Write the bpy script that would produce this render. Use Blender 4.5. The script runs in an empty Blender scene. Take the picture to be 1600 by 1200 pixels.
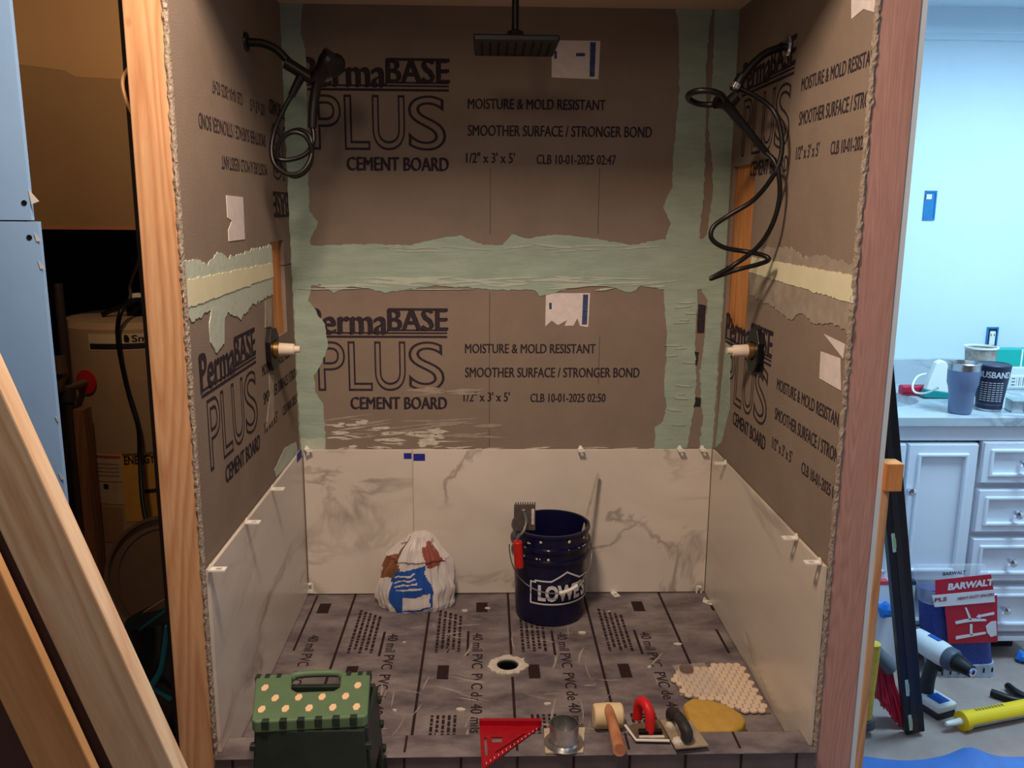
import bpy, bmesh, math, random
from mathutils import Vector, Matrix, noise
from mathutils.geometry import tessellate_polygon
random.seed(7)
SC = bpy.context.scene
COL = SC.collection
V = Vector
# ------------------------------------------------------------------ camera
FPX, PITCH, YAW, ROLL = 1342.0, .1984, .0308, .0071
CAM = V((-.081, -2.967, 1.384))
FW = V((math.sin(YAW)*math.cos(PITCH), math.cos(YAW)*math.cos(PITCH), -math.sin(PITCH)))
RT0 = V((math.cos(YAW), -math.sin(YAW), 0)); UP0 = RT0.cross(FW)
CR = RT0*math.cos(ROLL) + UP0*math.sin(ROLL); CU = UP0*math.cos(ROLL) - RT0*math.sin(ROLL)
cd = bpy.data.cameras.new('camera'); cam = bpy.data.objects.new('camera', cd); COL.objects.link(cam)
cd.sensor_width = 36; cd.lens = 36*FPX/1600; cd.clip_start = .05
cam.matrix_world = Matrix(((CR.x, CU.x, -FW.x, CAM.x), (CR.y, CU.y, -FW.y, CAM.y), (CR.z, CU.z, -FW.z, CAM.z), (0, 0, 0, 1)))
SC.camera = cam
# ------------------------------------------------------------------ world, lights, exposure
w = bpy.data.worlds.new('room_ambient'); SC.world = w; w.use_nodes = True
w.node_tree.nodes['Background'].inputs[0].default_value = (.62, .70, .85, 1)
w.node_tree.nodes['Background'].inputs[1].default_value = .10
def area(name, loc, target, size, power, col, sy=None):
    l = bpy.data.lights.new(name, 'AREA'); l.energy = power; l.color = col; l.size = size
    if sy: l.shape = 'RECTANGLE'; l.size_y = sy
    o = bpy.data.objects.new(name, l); COL.objects.link(o); o.location = loc
    o.rotation_euler = (V(target)-V(loc)).to_track_quat('-Z', 'Y').to_euler(); return o
area('warm_ceiling_light', (-.30, -1.62, 2.38), (-.25, -1.0, .6), .26, 31, (1, .74, .55))
area('vanity_ceiling_light', (1.75, -.75, 2.02), (1.75, -.70, 0), .5, 29, (.50, .79, 1))
area('room_ceiling_light', (1.0, -2.9, 2.6), (.2, -1.1, 1.0), .5, 3, (.80, .88, 1))
area('added_entry_fill', (-.50, -3.05, 2.30), (-1.05, -.6, 1.0), .3, 6, (1, .74, .50))  # added warm fill aimed at the closet opening and leaning boards
l_ = bpy.data.lights.new('added_closet_fill', 'POINT'); l_.energy = 14; l_.color = (1, .70, .46); l_.shadow_soft_size = .04  # added, unseen fill light that brightens the closet wall and heater
o_ = bpy.data.objects.new('added_closet_fill', l_); COL.objects.link(o_); o_.location = (-1.16, -.80, 2.02)
SC.view_settings.view_transform = 'Standard'; SC.view_settings.look = 'None'
SC.view_settings.gamma = 1; SC.view_settings.exposure = 0.22
SC.view_settings.use_curve_mapping = False

# ------------------------------------------------------------------ helpers
def on(px, py, ax, val):
    d = FW + CR*((px-800)/FPX) - CU*((py-600)/FPX)
    i = 'xyz'.index(ax); return CAM + d*((val-CAM[i])/d[i])
def lin(c):
    f = lambda v: v/12.92 if v <= .04045 else ((v+.055)/1.055)**2.4
    return tuple(f(x/255) for x in c) + (1,)
MATS = {}
def mat(name, col, rough=.6, metal=0, var=0, vs=6, bump=0, bs=80, spec=.4, trans=0, alpha=1, stretch=None, col2=None, coat=0, emit=0):
    if name in MATS: return MATS[name]
    m = bpy.data.materials.new(name); MATS[name] = m; m.use_nodes = True
    nt = m.node_tree; N = nt.nodes; L = nt.links; b = N['Principled BSDF']
    b.inputs['Roughness'].default_value = rough; b.inputs['Metallic'].default_value = metal
    b.inputs['Specular IOR Level'].default_value = spec
    b.inputs['Transmission Weight'].default_value = trans; b.inputs['Alpha'].default_value = alpha
    b.inputs['Coat Weight'].default_value = coat
    c = lin(col); b.inputs['Base Color'].default_value = c
    if emit: b.inputs['Emission Color'].default_value = c; b.inputs['Emission Strength'].default_value = emit
    if var or bump:
        tc = N.new('ShaderNodeTexCoord'); mp = N.new('ShaderNodeMapping'); L.new(tc.outputs['Object'], mp.inputs[0])
        if stretch: mp.inputs['Scale'].default_value = stretch
    if var:
        n = N.new('ShaderNodeTexNoise'); n.inputs['Scale'].default_value = vs; n.inputs['Detail'].default_value = 6
        n.inputs['Roughness'].default_value = .65
        L.new(mp.outputs[0], n.inputs['Vector'])
        r = N.new('ShaderNodeValToRGB'); L.new(n.outputs[0], r.inputs[0])
        c2 = lin(col2) if col2 else tuple(x*(1-var) for x in c[:3])+(1,)
        c1 = c if col2 else tuple(min(1, x*(1+var)) for x in c[:3])+(1,)
        r.color_ramp.elements[0].position = .35; r.color_ramp.elements[0].color = c2
        r.color_ramp.elements[1].position = .68; r.color_ramp.elements[1].color = c1
        L.new(r.outputs[0], b.inputs['Base Color'])
    if bump:
        n2 = N.new('ShaderNodeTexNoise'); n2.inputs['Scale'].default_value = bs; n2.inputs['Detail'].default_value = 4
        L.new(mp.outputs[0], n2.inputs['Vector'])
        bp = N.new('ShaderNodeBump'); bp.inputs['Strength'].default_value = bump; bp.inputs['Distance'].default_value = .004
        L.new(n2.outputs[0], bp.inputs['Height']); L.new(bp.outputs[0], b.inputs['Normal'])
    return m
def wood(name, c1, c2, axis='z', freq=28, knot=(95, 55, 30), rough=.6):
    if name in MATS: return MATS[name]
    m = bpy.data.materials.new(name); MATS[name] = m; m.use_nodes = True
    nt = m.node_tree; N = nt.nodes; L = nt.links; b = N['Principled BSDF']; b.inputs['Roughness'].default_value = rough
    b.inputs['Specular IOR Level'].default_value = .25
    tc = N.new('ShaderNodeTexCoord'); mp = N.new('ShaderNodeMapping'); L.new(tc.outputs['Object'], mp.inputs[0])
    s = [1.0, 1.0, 1.0]; s['xyz'.index(axis)] = .09; mp.inputs['Scale'].default_value = s
    w0 = N.new('ShaderNodeTexNoise'); w0.inputs['Scale'].default_value = 7; w0.inputs['Detail'].default_value = 1.5
    L.new(mp.outputs[0], w0.inputs['Vector'])
    mu = N.new('ShaderNodeMath'); mu.operation = 'MULTIPLY'; mu.inputs[1].default_value = freq; L.new(w0.outputs[0], mu.inputs[0])
    fr = N.new('ShaderNodeMath'); fr.operation = 'FRACT'; L.new(mu.outputs[0], fr.inputs[0])
    r = N.new('ShaderNodeValToRGB'); L.new(fr.outputs[0], r.inputs[0]); e = r.color_ramp.elements
    e[0].color = lin(c1); e[1].color = lin(c1); e[1].position = 1; x = e.new(.72); x.color = lin(c2); x = e.new(.2); x.color = lin(c1)
    f = N.new('ShaderNodeTexNoise'); f.inputs['Scale'].default_value = 160; f.inputs['Detail'].default_value = 3; L.new(mp.outputs[0], f.inputs['Vector'])
    mx = N.new('ShaderNodeMixRGB'); mx.blend_type = 'MULTIPLY'; mx.inputs[0].default_value = .35
    L.new(r.outputs[0], mx.inputs[1]); L.new(f.outputs[0], mx.inputs[2])
    vo = N.new('ShaderNodeTexVoronoi'); vo.inputs['Scale'].default_value = 5.2
    mp2 = N.new('ShaderNodeMapping'); s2 = [1.0]*3; s2['xyz'.index(axis)] = .6; mp2.inputs['Scale'].default_value = s2
    L.new(tc.outputs['Object'], mp2.inputs[0]); L.new(mp2.outputs[0], vo.inputs['Vector'])
    kr = N.new('ShaderNodeValToRGB'); L.new(vo.outputs['Distance'], kr.inputs[0]); k = kr.color_ramp.elements
    k[0].position = .03; k[0].color = (0, 0, 0, 1); k[1].position = .075; k[1].color = (1, 1, 1, 1)
    m2 = N.new('ShaderNodeMixRGB'); L.new(kr.outputs[0], m2.inputs[0]); m2.inputs[1].default_value = lin(knot); L.new(mx.outputs[0], m2.inputs[2])
    L.new(m2.outputs[0], b.inputs['Base Color']); return m
def marble(name, base, vein, scale=2.2, rough=.25, off=(0, 0, 0), width=.035, rot=.6):
    m = bpy.data.materials.new(name); m.use_nodes = True
    nt = m.node_tree; N = nt.nodes; L = nt.links; b = N['Principled BSDF']; b.inputs['Roughness'].default_value = rough
    tc = N.new('ShaderNodeTexCoord'); mp = N.new('ShaderNodeMapping'); L.new(tc.outputs['Object'], mp.inputs[0])
    mp.inputs['Location'].default_value = off; mp.inputs['Rotation'].default_value = (rot, rot, rot*.5); mp.inputs['Scale'].default_value = (1, .55, 1.5)
    def vn(sc, wd, det):
        n = N.new('ShaderNodeTexNoise'); n.inputs['Scale'].default_value = sc; n.inputs['Detail'].default_value = det
        n.inputs['Roughness'].default_value = .55; n.inputs['Distortion'].default_value = .6; L.new(mp.outputs[0], n.inputs['Vector'])
        s = N.new('ShaderNodeMath'); s.operation = 'SUBTRACT'; s.inputs[1].default_value = .5; L.new(n.outputs[0], s.inputs[0])
        a = N.new('ShaderNodeMath'); a.operation = 'ABSOLUTE'; L.new(s.outputs[0], a.inputs[0])
        r = N.new('ShaderNodeMapRange'); r.inputs['From Min'].default_value = 0; r.inputs['From Max'].default_value = wd
        r.inputs['To Min'].default_value = 1; r.inputs['To Max'].default_value = 0; L.new(a.outputs[0], r.inputs[0]); return r
    v1 = vn(scale, width, 5); v2 = vn(scale*.8, width*4, 3)
    mk = N.new('ShaderNodeTexNoise'); mk.inputs['Scale'].default_value = 2.5; L.new(mp.outputs[0], mk.inputs['Vector'])
    mr = N.new('ShaderNodeMapRange'); mr.inputs['From Min'].default_value = .42; mr.inputs['From Max'].default_value = .62; L.new(mk.outputs[0], mr.inputs[0])
    mm = N.new('ShaderNodeMath'); mm.operation = 'MULTIPLY'; L.new(v1.outputs[0], mm.inputs[0]); L.new(mr.outputs[0], mm.inputs[1])
    m3 = N.new('ShaderNodeMath'); m3.operation = 'MULTIPLY'; L.new(v2.outputs[0], m3.inputs[0]); m3.inputs[1].default_value = .22
    ad = N.new('ShaderNodeMath'); ad.operation = 'ADD'; ad.use_clamp = True; L.new(mm.outputs[0], ad.inputs[0]); L.new(m3.outputs[0], ad.inputs[1])
    sc = N.new('ShaderNodeMath'); sc.operation = 'MULTIPLY'; sc.inputs[1].default_value = .75; L.new(ad.outputs[0], sc.inputs[0])
    mx = N.new('ShaderNodeMixRGB'); L.new(sc.outputs[0], mx.inputs[0]); mx.inputs[1].default_value = lin(base); mx.inputs[2].default_value = lin(vein)
    L.new(mx.outputs[0], b.inputs['Base Color']); return m

class MB:
    def __init__(s): s.v = []; s.f = []; s.mi = []
    def add(s, vs, fs, mi=0):
        k = len(s.v); s.v += [V(p) for p in vs]; s.f += [[i+k for i in f] for f in fs]; s.mi += [mi]*len(fs); return s
    def box(s, a, b, mi=0):
        x0, y0, z0 = [min(a[i], b[i]) for i in range(3)]; x1, y1, z1 = [max(a[i], b[i]) for i in range(3)]
        return s.add([(x0,y0,z0),(x1,y0,z0),(x1,y1,z0),(x0,y1,z0),(x0,y0,z1),(x1,y0,z1),(x1,y1,z1),(x0,y1,z1)],
                     [(0,3,2,1),(4,5,6,7),(0,1,5,4),(1,2,6,5),(2,3,7,6),(3,0,4,7)], mi)
    def obox(s, c, ux, uy, uz, mi=0):
        c, ux, uy, uz = V(c), V(ux), V(uy), V(uz)
        P = [c+ux*i+uy*j+uz*k for k in (-1, 1) for i, j in ((-1,-1),(1,-1),(1,1),(-1,1))]
        return s.add(P, [(0,3,2,1),(4,5,6,7),(0,1,5,4),(1,2,6,5),(2,3,7,6),(3,0,4,7)], mi)
    def beam(s, p0, p1, side, w, h, mi=0):
        p0, p1 = V(p0), V(p1); d = (p1-p0); n = d.normalized(); u = (V(side)-n*V(side).dot(n)).normalized(); t = n.cross(u)
        return s.obox((p0+p1)/2, d/2, u*w/2, t*h/2, mi)
    def cyl(s, p0, p1, r0, r1=None, n=20, mi=0):
        p0, p1 = V(p0), V(p1); r1 = r0 if r1 is None else r1; d = (p1-p0).normalized()
        u = d.orthogonal().normalized(); t = d.cross(u); P = []
        for p, r in ((p0, r0), (p1, r1)):
            for i in range(n): a = 2*math.pi*i/n; P.append(p+(u*math.cos(a)+t*math.sin(a))*r)
        F = [(i, (i+1) % n, n+(i+1) % n, n+i) for i in range(n)] + [list(range(n))[::-1], list(range(n, 2*n))]
        return s.add(P, F, mi)
    def tube(s, pts, r, n=10, smooth=4, mi=0, close=False):
        pts = [V(p) for p in pts]
        if smooth and len(pts) > 2:
            q = []; m = len(pts)
            for i in range(m-1):
                a = pts[max(i-1, 0)]; b = pts[i]; c = pts[i+1]; d = pts[min(i+2, m-1)]
                for k in range(smooth):
                    t = k/smooth; q.append(.5*((2*b)+(c-a)*t+(2*a-5*b+4*c-d)*t*t+(3*b-a-3*c+d)*t**3))
            q.append(pts[-1]); pts = q
        P = []; u = None; m = len(pts)
        for i, p in enumerate(pts):
            d = (pts[min(i+1, m-1)]-pts[max(i-1, 0)]).normalized()
            u = d.orthogonal().normalized() if u is None else (u-d*u.dot(d)).normalized()
            t = d.cross(u); rr = r(i/(m-1)) if callable(r) else r
            for k in range(n): a = 2*math.pi*k/n; P.append(p+(u*math.cos(a)+t*math.sin(a))*rr)
        F = [(i*n+k, i*n+(k+1) % n, (i+1)*n+(k+1) % n, (i+1)*n+k) for i in range(m-1) for k in range(n)]
        F += [list(range(n))[::-1], list(range((m-1)*n, m*n))]
        return s.add(P, F, mi)
    def lathe(s, prof, c=(0, 0, 0), n=32, mi=0, axis=None, caps=True):
        c = V(c); P = []; m = len(prof)
        if axis is None: A, B, Cz = V((1, 0, 0)), V((0, 1, 0)), V((0, 0, 1))
        else: Cz = V(axis).normalized(); A = Cz.orthogonal().normalized(); B = Cz.cross(A)
        for r, z in prof:
            for k in range(n): a = 2*math.pi*k/n; P.append(c+A*(r*math.cos(a))+B*(r*math.sin(a))+Cz*z)
        F = [(i*n+k, i*n+(k+1) % n, (i+1)*n+(k+1) % n, (i+1)*n+k) for i in range(m-1) for k in range(n)]
        if caps and prof[0][0] > 1e-6: F.append(list(range(n))[::-1])
        if caps and prof[-1][0] > 1e-6: F.append(list(range((m-1)*n, m*n)))
        return s.add(P, F, mi)
    def prism(s, outer, o, u, v, t, holes=(), mi=0):
        """outer and holes: 2-D loops in the frame (o,u,v); t: thickness vector"""
        o, u, v, t = V(o), V(u), V(v), V(t); loops = [list(outer)]+[list(h) for h in holes]
        flat = [p for l in loops for p in l]; n = len(flat)
        W = [o+u*p[0]+v*p[1] for p in flat]; P = W+[q+t for q in W]
        tri = tessellate_polygon([[V((p[0], p[1], 0)) for p in l] for l in loops])
        F = [(c, b, a) for a, b, c in tri]+[(a+n, b+n, c+n) for a, b, c in tri]; k = 0
        for l in loops:
            m = len(l); F += [(k+i, k+(i+1) % m, k+(i+1) % m+n, k+i+n) for i in range(m)]; k += m
        return s.add(P, F, mi)
    def build(s, name, mats, parent=None, bevel=0, smooth=None, seg=2, local=False, data=False, merge=False, up=0):
        me = bpy.data.meshes.new(name)
        off = parent.matrix_world.translation.copy() if parent is not None and not local else V((0, 0, 0))
        if parent is not None and not local:
            off = V((0, 0, 0)); q = parent
            while q is not None: off += V(q.location); q = q.parent
        me.from_pydata([tuple(p-off) for p in s.v], [], s.f)
        for m in (mats if isinstance(mats, (list, tuple)) else [mats]): me.materials.append(m)
        me.polygons.foreach_set('material_index', s.mi)
        bm = bmesh.new(); bm.from_mesh(me)
        if merge: bmesh.ops.remove_doubles(bm, verts=bm.verts, dist=1e-5)
        bmesh.ops.recalc_face_normals(bm, faces=bm.faces)
        if bevel:
            ed = [e for e in bm.edges if len(e.link_faces) == 2 and e.calc_face_angle(0) > .6]
            bmesh.ops.bevel(bm, geom=ed, offset=bevel, segments=seg, affect='EDGES', profile=.5, clamp_overlap=True)
        if smooth is not None:
            for f in bm.faces: f.smooth = True
            for e in bm.edges:
                if len(e.link_faces) == 2 and e.calc_face_angle(0) > smooth: e.smooth = False
        bm.to_mesh(me); bm.free()
        if data: return me
        ob = bpy.data.objects.new(name, me); COL.objects.link(ob)
        if parent is not None: ob.parent = parent
        return ob
SM = .7
def tag(o, label=None, cat=None, group=None, kind=None):
    if label: o['label'] = label
    if cat: o['category'] = cat
    if group: o['group'] = group
    if kind: o['kind'] = kind
    return o
def thing(name, label, cat, loc=(0, 0, 0), group=None):
    o = bpy.data.objects.new(name, None); COL.objects.link(o); o.location = loc; o.empty_display_size = .05
    return tag(o, label, cat, group)
def wrapmap(c, R, ang0=0):
    """bend flat (s,t) onto a vertical cylinder; s=0 faces -y turned by ang0"""
    c = V(c)
    def f(s, t, d=0):
        a = s/R+ang0; r = (R(t) if callable(R) else R)+d
        return V((c.x+r*math.sin(a), c.y-r*math.cos(a), c.z+t))
    return f
_tc = {}
def textmesh(body, outline=0, bold=0):
    key = (body, outline, bold)
    if key in _tc: return _tc[key]
    cu = bpy.data.curves.new('t', 'FONT'); cu.body = body; cu.size = 1; cu.resolution_u = 8 if outline else 3
    if outline: cu.fill_mode = 'NONE'; cu.bevel_depth = outline; cu.bevel_resolution = 0
    if bold: cu.offset = bold
    ob = bpy.data.objects.new('t', cu); COL.objects.link(ob)
    dg = bpy.context.evaluated_depsgraph_get(); me = ob.evaluated_get(dg).to_mesh()
    vs = [v.co.copy() for v in me.vertices]; fs = [list(p.vertices) for p in me.polygons if not outline or p.normal.z > .15]
    x0 = min(v.x for v in vs); x1 = max(v.x for v in vs); y0 = min(v.y for v in vs); y1 = max(v.y for v in vs)
    vs = [((v.x-x0)/(x1-x0), (v.y-y0)/(y1-y0)) for v in vs]
    ob.evaluated_get(dg).to_mesh_clear(); bpy.data.objects.remove(ob); bpy.data.curves.remove(cu)
    _tc[key] = (vs, fs); return vs, fs
def addtext(mb, body, x0, x1, y0, y1, fn, outline=0, bold=0, mi=0):
    vs, fs = textmesh(body, outline, 0); h = y1-y0
    k = 0 if outline else bold*h; n = 1 if k == 0 else max(2, int(math.ceil(k/(.02*h)))+1)
    for i in range(n):      # struck several times side by side: bolder strokes
        e = 0 if n == 1 else k*(i/(n-1)-.5)*2; f = e*.5
        o_ = fn(x0, y0); nn_ = (fn(x0+.01, y0)-o_).cross(fn(x0, y0+.01)-o_).normalized()*(.00006*i)
        mb.add([fn(x0+(x1-x0)*a+e, y0+(y1-y0)*b+f)+nn_ for a, b in vs], fs, mi)
def ragged(pts, step=.012, amp=.004, seed=0, closed=True):
    out = []; n = len(pts)
    for i in range(n if closed else n-1):
        a = V(pts[i]); b = V(pts[(i+1) % n]); d = b-a; L_ = d.length; k = max(1, int(L_/step)); nn = V((-d.y, d.x))/(L_+1e-9)
        for j in range(k):
            p = a+d*(j/k)
            h = noise.noise(V((p.x*60, p.y*60, seed)))+.6*noise.noise(V((p.x*170, p.y*170, seed+3)))
            out.append(tuple(p+nn*h*amp))
    return out

# ------------------------------------------------------------------ shared dimensions
HW, DEP, ZT, ZC, ZS = .745, 1.056, .5515, 2.034, 1.2036
FL = -.12                     # bathroom floor
TH = .0127                    # board thickness
# materials
m_board = mat('cement_board_grey', (138, 124, 112), .9, var=.07, vs=5, bump=.25, bs=220, spec=.1)
m_edge = mat('cement_board_broken_edge', (160, 146, 132), 1, var=.25, vs=120, bump=1, bs=150)
m_ink = mat('navy_printing_ink', (58, 50, 58), .9, spec=.05, var=.35, vs=130)
m_inkfaint = mat('worn_printing_ink', (70, 60, 62), .9, spec=.05, var=.2, vs=90)
m_mud = mat('sage_green_joint_compound', (166, 186, 172), .75, var=.10, vs=7, bump=.3, bs=30, stretch=(1, 1, 4), col2=(148, 168, 154))
m_mudlite = mat('pale_joint_compound_smear', (184, 196, 182), .85, var=.06, vs=30, bump=.3, bs=60)
m_mudyel = mat('pale_yellow_joint_tape', (222, 220, 188), .7, var=.06, vs=9)
m_white = mat('white_thinset', (206, 200, 188), .9, var=.15, vs=40, bump=.6, bs=60)
m_grey_smear = mat('grey_thinset_smear', (158, 147, 134), .85, var=.16, vs=20)
m_studL = wood('fir_stud_orange', (226, 178, 134), (206, 150, 106), 'z', 17)
m_studR = wood('fir_stud_pinkish', (206, 160, 148), (196, 148, 136), 'z', 46)
m_block = wood('fir_blocking_orange', (230, 160, 96), (208, 134, 74), 'z', 14)
m_lum1 = wood('pale_spruce_lumber', (240, 208, 172), (222, 180, 140), 'z', 14, (190, 140, 100))
m_lum2 = wood('tan_plywood_strip', (222, 172, 116), (206, 152, 98), 'z', 5, (190, 140, 90))
m_black = mat('matte_black_metal', (13, 12, 13), .42, spec=.4)
m_blackpl = mat('black_plastic', (14, 14, 15), .4)
m_steel = mat('brushed_steel', (190, 190, 190), .3, 1, var=.15, vs=60)
m_chrome = mat('chrome', (225, 225, 230), .12, 1)
m_whitepl = mat('white_plastic', (238, 236, 228), .5)
m_bluetape = mat('dark_blue_tape', (34, 44, 150), .6, var=.2, vs=80)
m_liner = mat('grey_pvc_pan_liner', (146, 138, 138), .5, var=.1, vs=5.5, spec=.35, stretch=(1, 1.9, 1), col2=(88, 80, 87), bump=.15, bs=18)
m_dust = mat('thinset_dust_film', (158, 150, 146), .7, var=.2, vs=14)
m_lineink = mat('dark_brown_liner_print', (52, 38, 40), .8, spec=.1, var=.3, vs=90)
m_drywall = mat('pale_blue_painted_wall', (214, 228, 238), .55, var=.02, vs=3)
m_dwedge = mat('drywall_paper_edge', (190, 176, 168), .9, var=.15, vs=50)
m_bluedw = mat('blue_moisture_board', (142, 184, 232), .8, var=.04, vs=5)
m_beige = mat('tan_painted_wall', (128, 98, 62), .85, var=.04, vs=4)
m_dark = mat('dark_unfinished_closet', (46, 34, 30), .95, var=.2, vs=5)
m_ceil = mat('beige_ceiling_paint', (206, 184, 160), .9)
m_paper = mat('brown_floor_paper', (168, 150, 142), .85, var=.10, vs=6, col2=(148, 130, 124), bump=.2, bs=12)
m_cab = mat('white_cabinet_paint', (226, 230, 240), .4)

# ------------------------------------------------------------------ setting: shower walls
def St(name, o): o['kind'] = 'structure'; o.name = name; return o
wb = St('wall_back', MB().box((-HW-.2, TH, 0-.12), (HW+.2, TH+.09, 2.3)).build('wall_back', m_dark))
tag(wb, 'back wall of the shower alcove in grey cement board and marble-look tile')
wl = St('wall_left', MB().box((-HW-.106, -DEP+.03, FL), (-HW-.094, TH, 2.3)).build('wall_left', m_dark))
tag(wl, 'left wall of the shower alcove framed in orange studs')
wr = St('wall_right', MB().box((HW+.094, -DEP, FL), (HW+.1067, .25, 2.3)).build('wall_right', m_drywall))
tag(wr, 'right wall of the shower alcove with a pinkish end stud')
# boards; lower ones run to the pan.  Holes = cut-outs beside the back corners
def Bp(x, z, d=0): return V((x, -d, z))
def Lp(y, z, d=0): return V((-HW+d, y, z))
def Rp(y, z, d=0): return V((HW-d, y, z))
def pxB(p): q = on(p[0], p[1], 'y', 0); return (q.x, q.z)
def pxL(p): q = on(p[0], p[1], 'x', -HW); return (q.y, q.z)
def pxR(p): q = on(p[0], p[1], 'x', HW); return (q.y, q.z)
boards = {}
def board(key, wall, u0, u1, z0, z1, frame, holes=()):
    o, u, t = frame
    mb = MB().prism([(u0, z0), (u1, z0), (u1, z1), (u0, z1)], o, u, (0, 0, 1), t, holes)
    boards[key] = mb.build('cement_board', m_board, wall); return boards[key]
G = .0015
FB = ((0, 0, 0), (1, 0, 0), (0, TH, 0)); FLt = ((-HW, 0, 0), (0, 1, 0), (-TH, 0, 0)); FRt = ((HW, 0, 0), (0, 1, 0), (TH, 0, 0))
board('Blo', wb, -HW-.02, HW+.02, -.02, ZS-G, FB); board('Bup', wb, -HW-.02, HW+.02, ZS+G, ZC+.05, FB)
LH = (-.27, -.098, .985, 1.286); RH = (-.275, -.03, .995, 1.535)
def notch(u0, u1, z0, z1, h, low):
    y0, y1, a, b = h
    if low: return [(u0, z0), (u1, z0), (u1, z1), (y1, z1), (y1, a), (y0, a), (y0, z1), (u0, z1)]
    return [(u0, z0), (y0, z0), (y0, b), (y1, b), (y1, z0), (u1, z0), (u1, z1), (u0, z1)]
def nboard(key, wall, poly, frame):
    o, u, t = frame; boards[key] = MB().prism(poly, o, u, (0, 0, 1), t).build('cement_board', m_board, wall)
nboard('Llo', wl, notch(-DEP, 0, -.02, ZS-G, LH, 1), FLt); nboard('Lup', wl, notch(-DEP, 0, ZS+G, ZC+.05, LH, 0), FLt)
nboard('Rlo', wr, notch(-DEP, 0, -.02, ZS-G, RH, 1), FRt); nboard('Rup', wr, notch(-DEP, 0, ZS+G, ZC+.05, RH, 0), FRt)
# crumbly raw board edges at the opening
for key, wall, x0, x1 in (('l', wl, -HW-.004, -HW+.005), ('r', wr, HW-.004, HW+.005)):
    mb = MB(); n = 240; P = []; rnd = random.Random(3)
    for i in range(n+1):
        z = FL+.14+(2.2-FL-.14)*i/n; j = lambda: rnd.uniform(-.0018, .0018)
        P += [(x0+j(), -DEP+.006, z), (x0+j(), -DEP-.004+j(), z), ((x0+x1)/2+j(), -DEP-.006+j(), z), (x1+j(), -DEP-.004+j(), z), (x1+j()*.3, -DEP+.006, z)]
    F = [(i*5+k, i*5+k+1, (i+1)*5+k+1, (i+1)*5+k) for i in range(n) for k in range(4)]
    mb.add(P, F).build('broken_board_edge', m_edge, wall)
# studs
MB().box((-HW-.004-.082, -DEP-.002, FL), (-HW-.004, -DEP+.036, 2.35)).build('end_stud', m_studL, wl, bevel=.003)
MB().box((HW+.005, -DEP-.002, FL), (HW+.005+.089, -DEP+.036, 2.35)).build('end_stud', m_studR, wr, bevel=.003)
MB().box((-HW-TH-.04, -.262, .1), (-HW-TH-.001, -.06, 2.2)).build('blocking', m_block, wl)
MB().box((HW+TH+.001, -.262, .1), (HW+TH+.04, -.012, 2.2)).build('blocking', m_block, wr)
for wall, sx in ((wl, -1), (wr, 1)):
    for y in (-.55,):
        MB().box((sx*(HW+TH+.0005), y-.019, FL), (sx*(HW+.093), y+.019, 2.3)).build('stud', m_block, wall)
# trim strip, block on the outside of the right wall
p0 = on(1380, 728, 'y', -DEP-.004)
MB().box((HW+.107, -DEP-.002, FL), (HW+.107+.019, -DEP+.03, on(1390, 742, 'y', -DEP).z)).build('trim_strip', m_studL, wr, bevel=.002)
zb = on(1385, 765, 'y', -DEP).z; zt_ = on(1385, 722, 'y', -DEP).z
MB().box((HW+.107, -DEP-.016, zb), (HW+TH+.135, -DEP+.03, zt_)).build('shim_block', m_block, wr, bevel=.002)
# print on the boards, one layout for every sheet (taken on the lower back sheet: s across, t up)
def prints(key, fn, date, cutf=None, faint=False, logo=True):
    ob = boards[key]; items = [('MOISTURE & MOLD RESISTANT', -.154, .302, .897, .930), ('SMOOTHER SURFACE / STRONGER BOND', -.154, .460, .811, .846),
        ("1/2\" x 3' x 5'", -.160, .002, .724, .758), ('CLB 10-01-2025 '+date, .076, .342, .722, .753)]
    def fin(mb, name, m):
        if cutf:
            keep = []
            for i, f in enumerate(mb.f):
                if all(cutf(mb.v[k]) for k in f): keep.append(i)
            mb.f = [mb.f[i] for i in keep]; mb.mi = [mb.mi[i] for i in keep]
        mb.build(name, m, ob)
    for body, a, b, c, d in items:
        mb = MB(); addtext(mb, body, a, b, c, d, fn, bold=.03); fin(mb, 'printed_line', m_inkfaint if faint else m_ink)
    if not logo: return
    mb = MB(); addtext(mb, 'Perma', -.700, -.425, .962, 1.052, fn, bold=.05); addtext(mb, 'BASE', -.420, -.216, .975, 1.052, fn, bold=.05)
    for a, b, t0, t1 in ((-.70, -.216, .950, .958), (-.70, -.216, .964, .970), (-.425, -.216, .974, .98)):
        mb.add([fn(a, t0), fn(b, t0), fn(b, t1), fn(a, t1)], [(0, 1, 2, 3)])
    k = 8
    for i in range(k): mb.add([fn(-.42+.204*i/k, 1.045), fn(-.42+.204*(i+1)/k, 1.045), fn(-.42+.204*(i+1)/k, 1.054), fn(-.42+.204*i/k, 1.054)], [(0, 1, 2, 3)])
    fin(mb, 'printed_logo', m_inkfaint if faint else m_ink)
    mb = MB()
    for ch, a, b in (('P', -.668, -.572), ('L', -.562, -.478), ('U', -.470, -.362), ('S', -.352, -.226)):
        addtext(mb, ch, a, b, .762, .938, fn, outline=.016)
    fin(mb, 'printed_outline_lettering', m_inkfaint if faint else m_ink)
    mb = MB(); addtext(mb, 'CEMENT BOARD', -.557, -.220, .696, .740, fn, bold=.05); fin(mb, 'printed_line', m_ink)
E_ = .0006
cy = lambda p: -DEP+.002 < p.y < .002
prints('Blo', lambda s, t: Bp(s, t, E_), '02:50')
prints('Bup', lambda s, t: Bp(s+.012, t+.818, E_), '02:47')
prints('Rlo', lambda s, t: Rp(-s-.154-.60, t-.004, E_), '02:50', cy)
prints('Rup', lambda s, t: Rp(-s-.154-.63, t+.80, E_), '02:47', cy)
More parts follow.
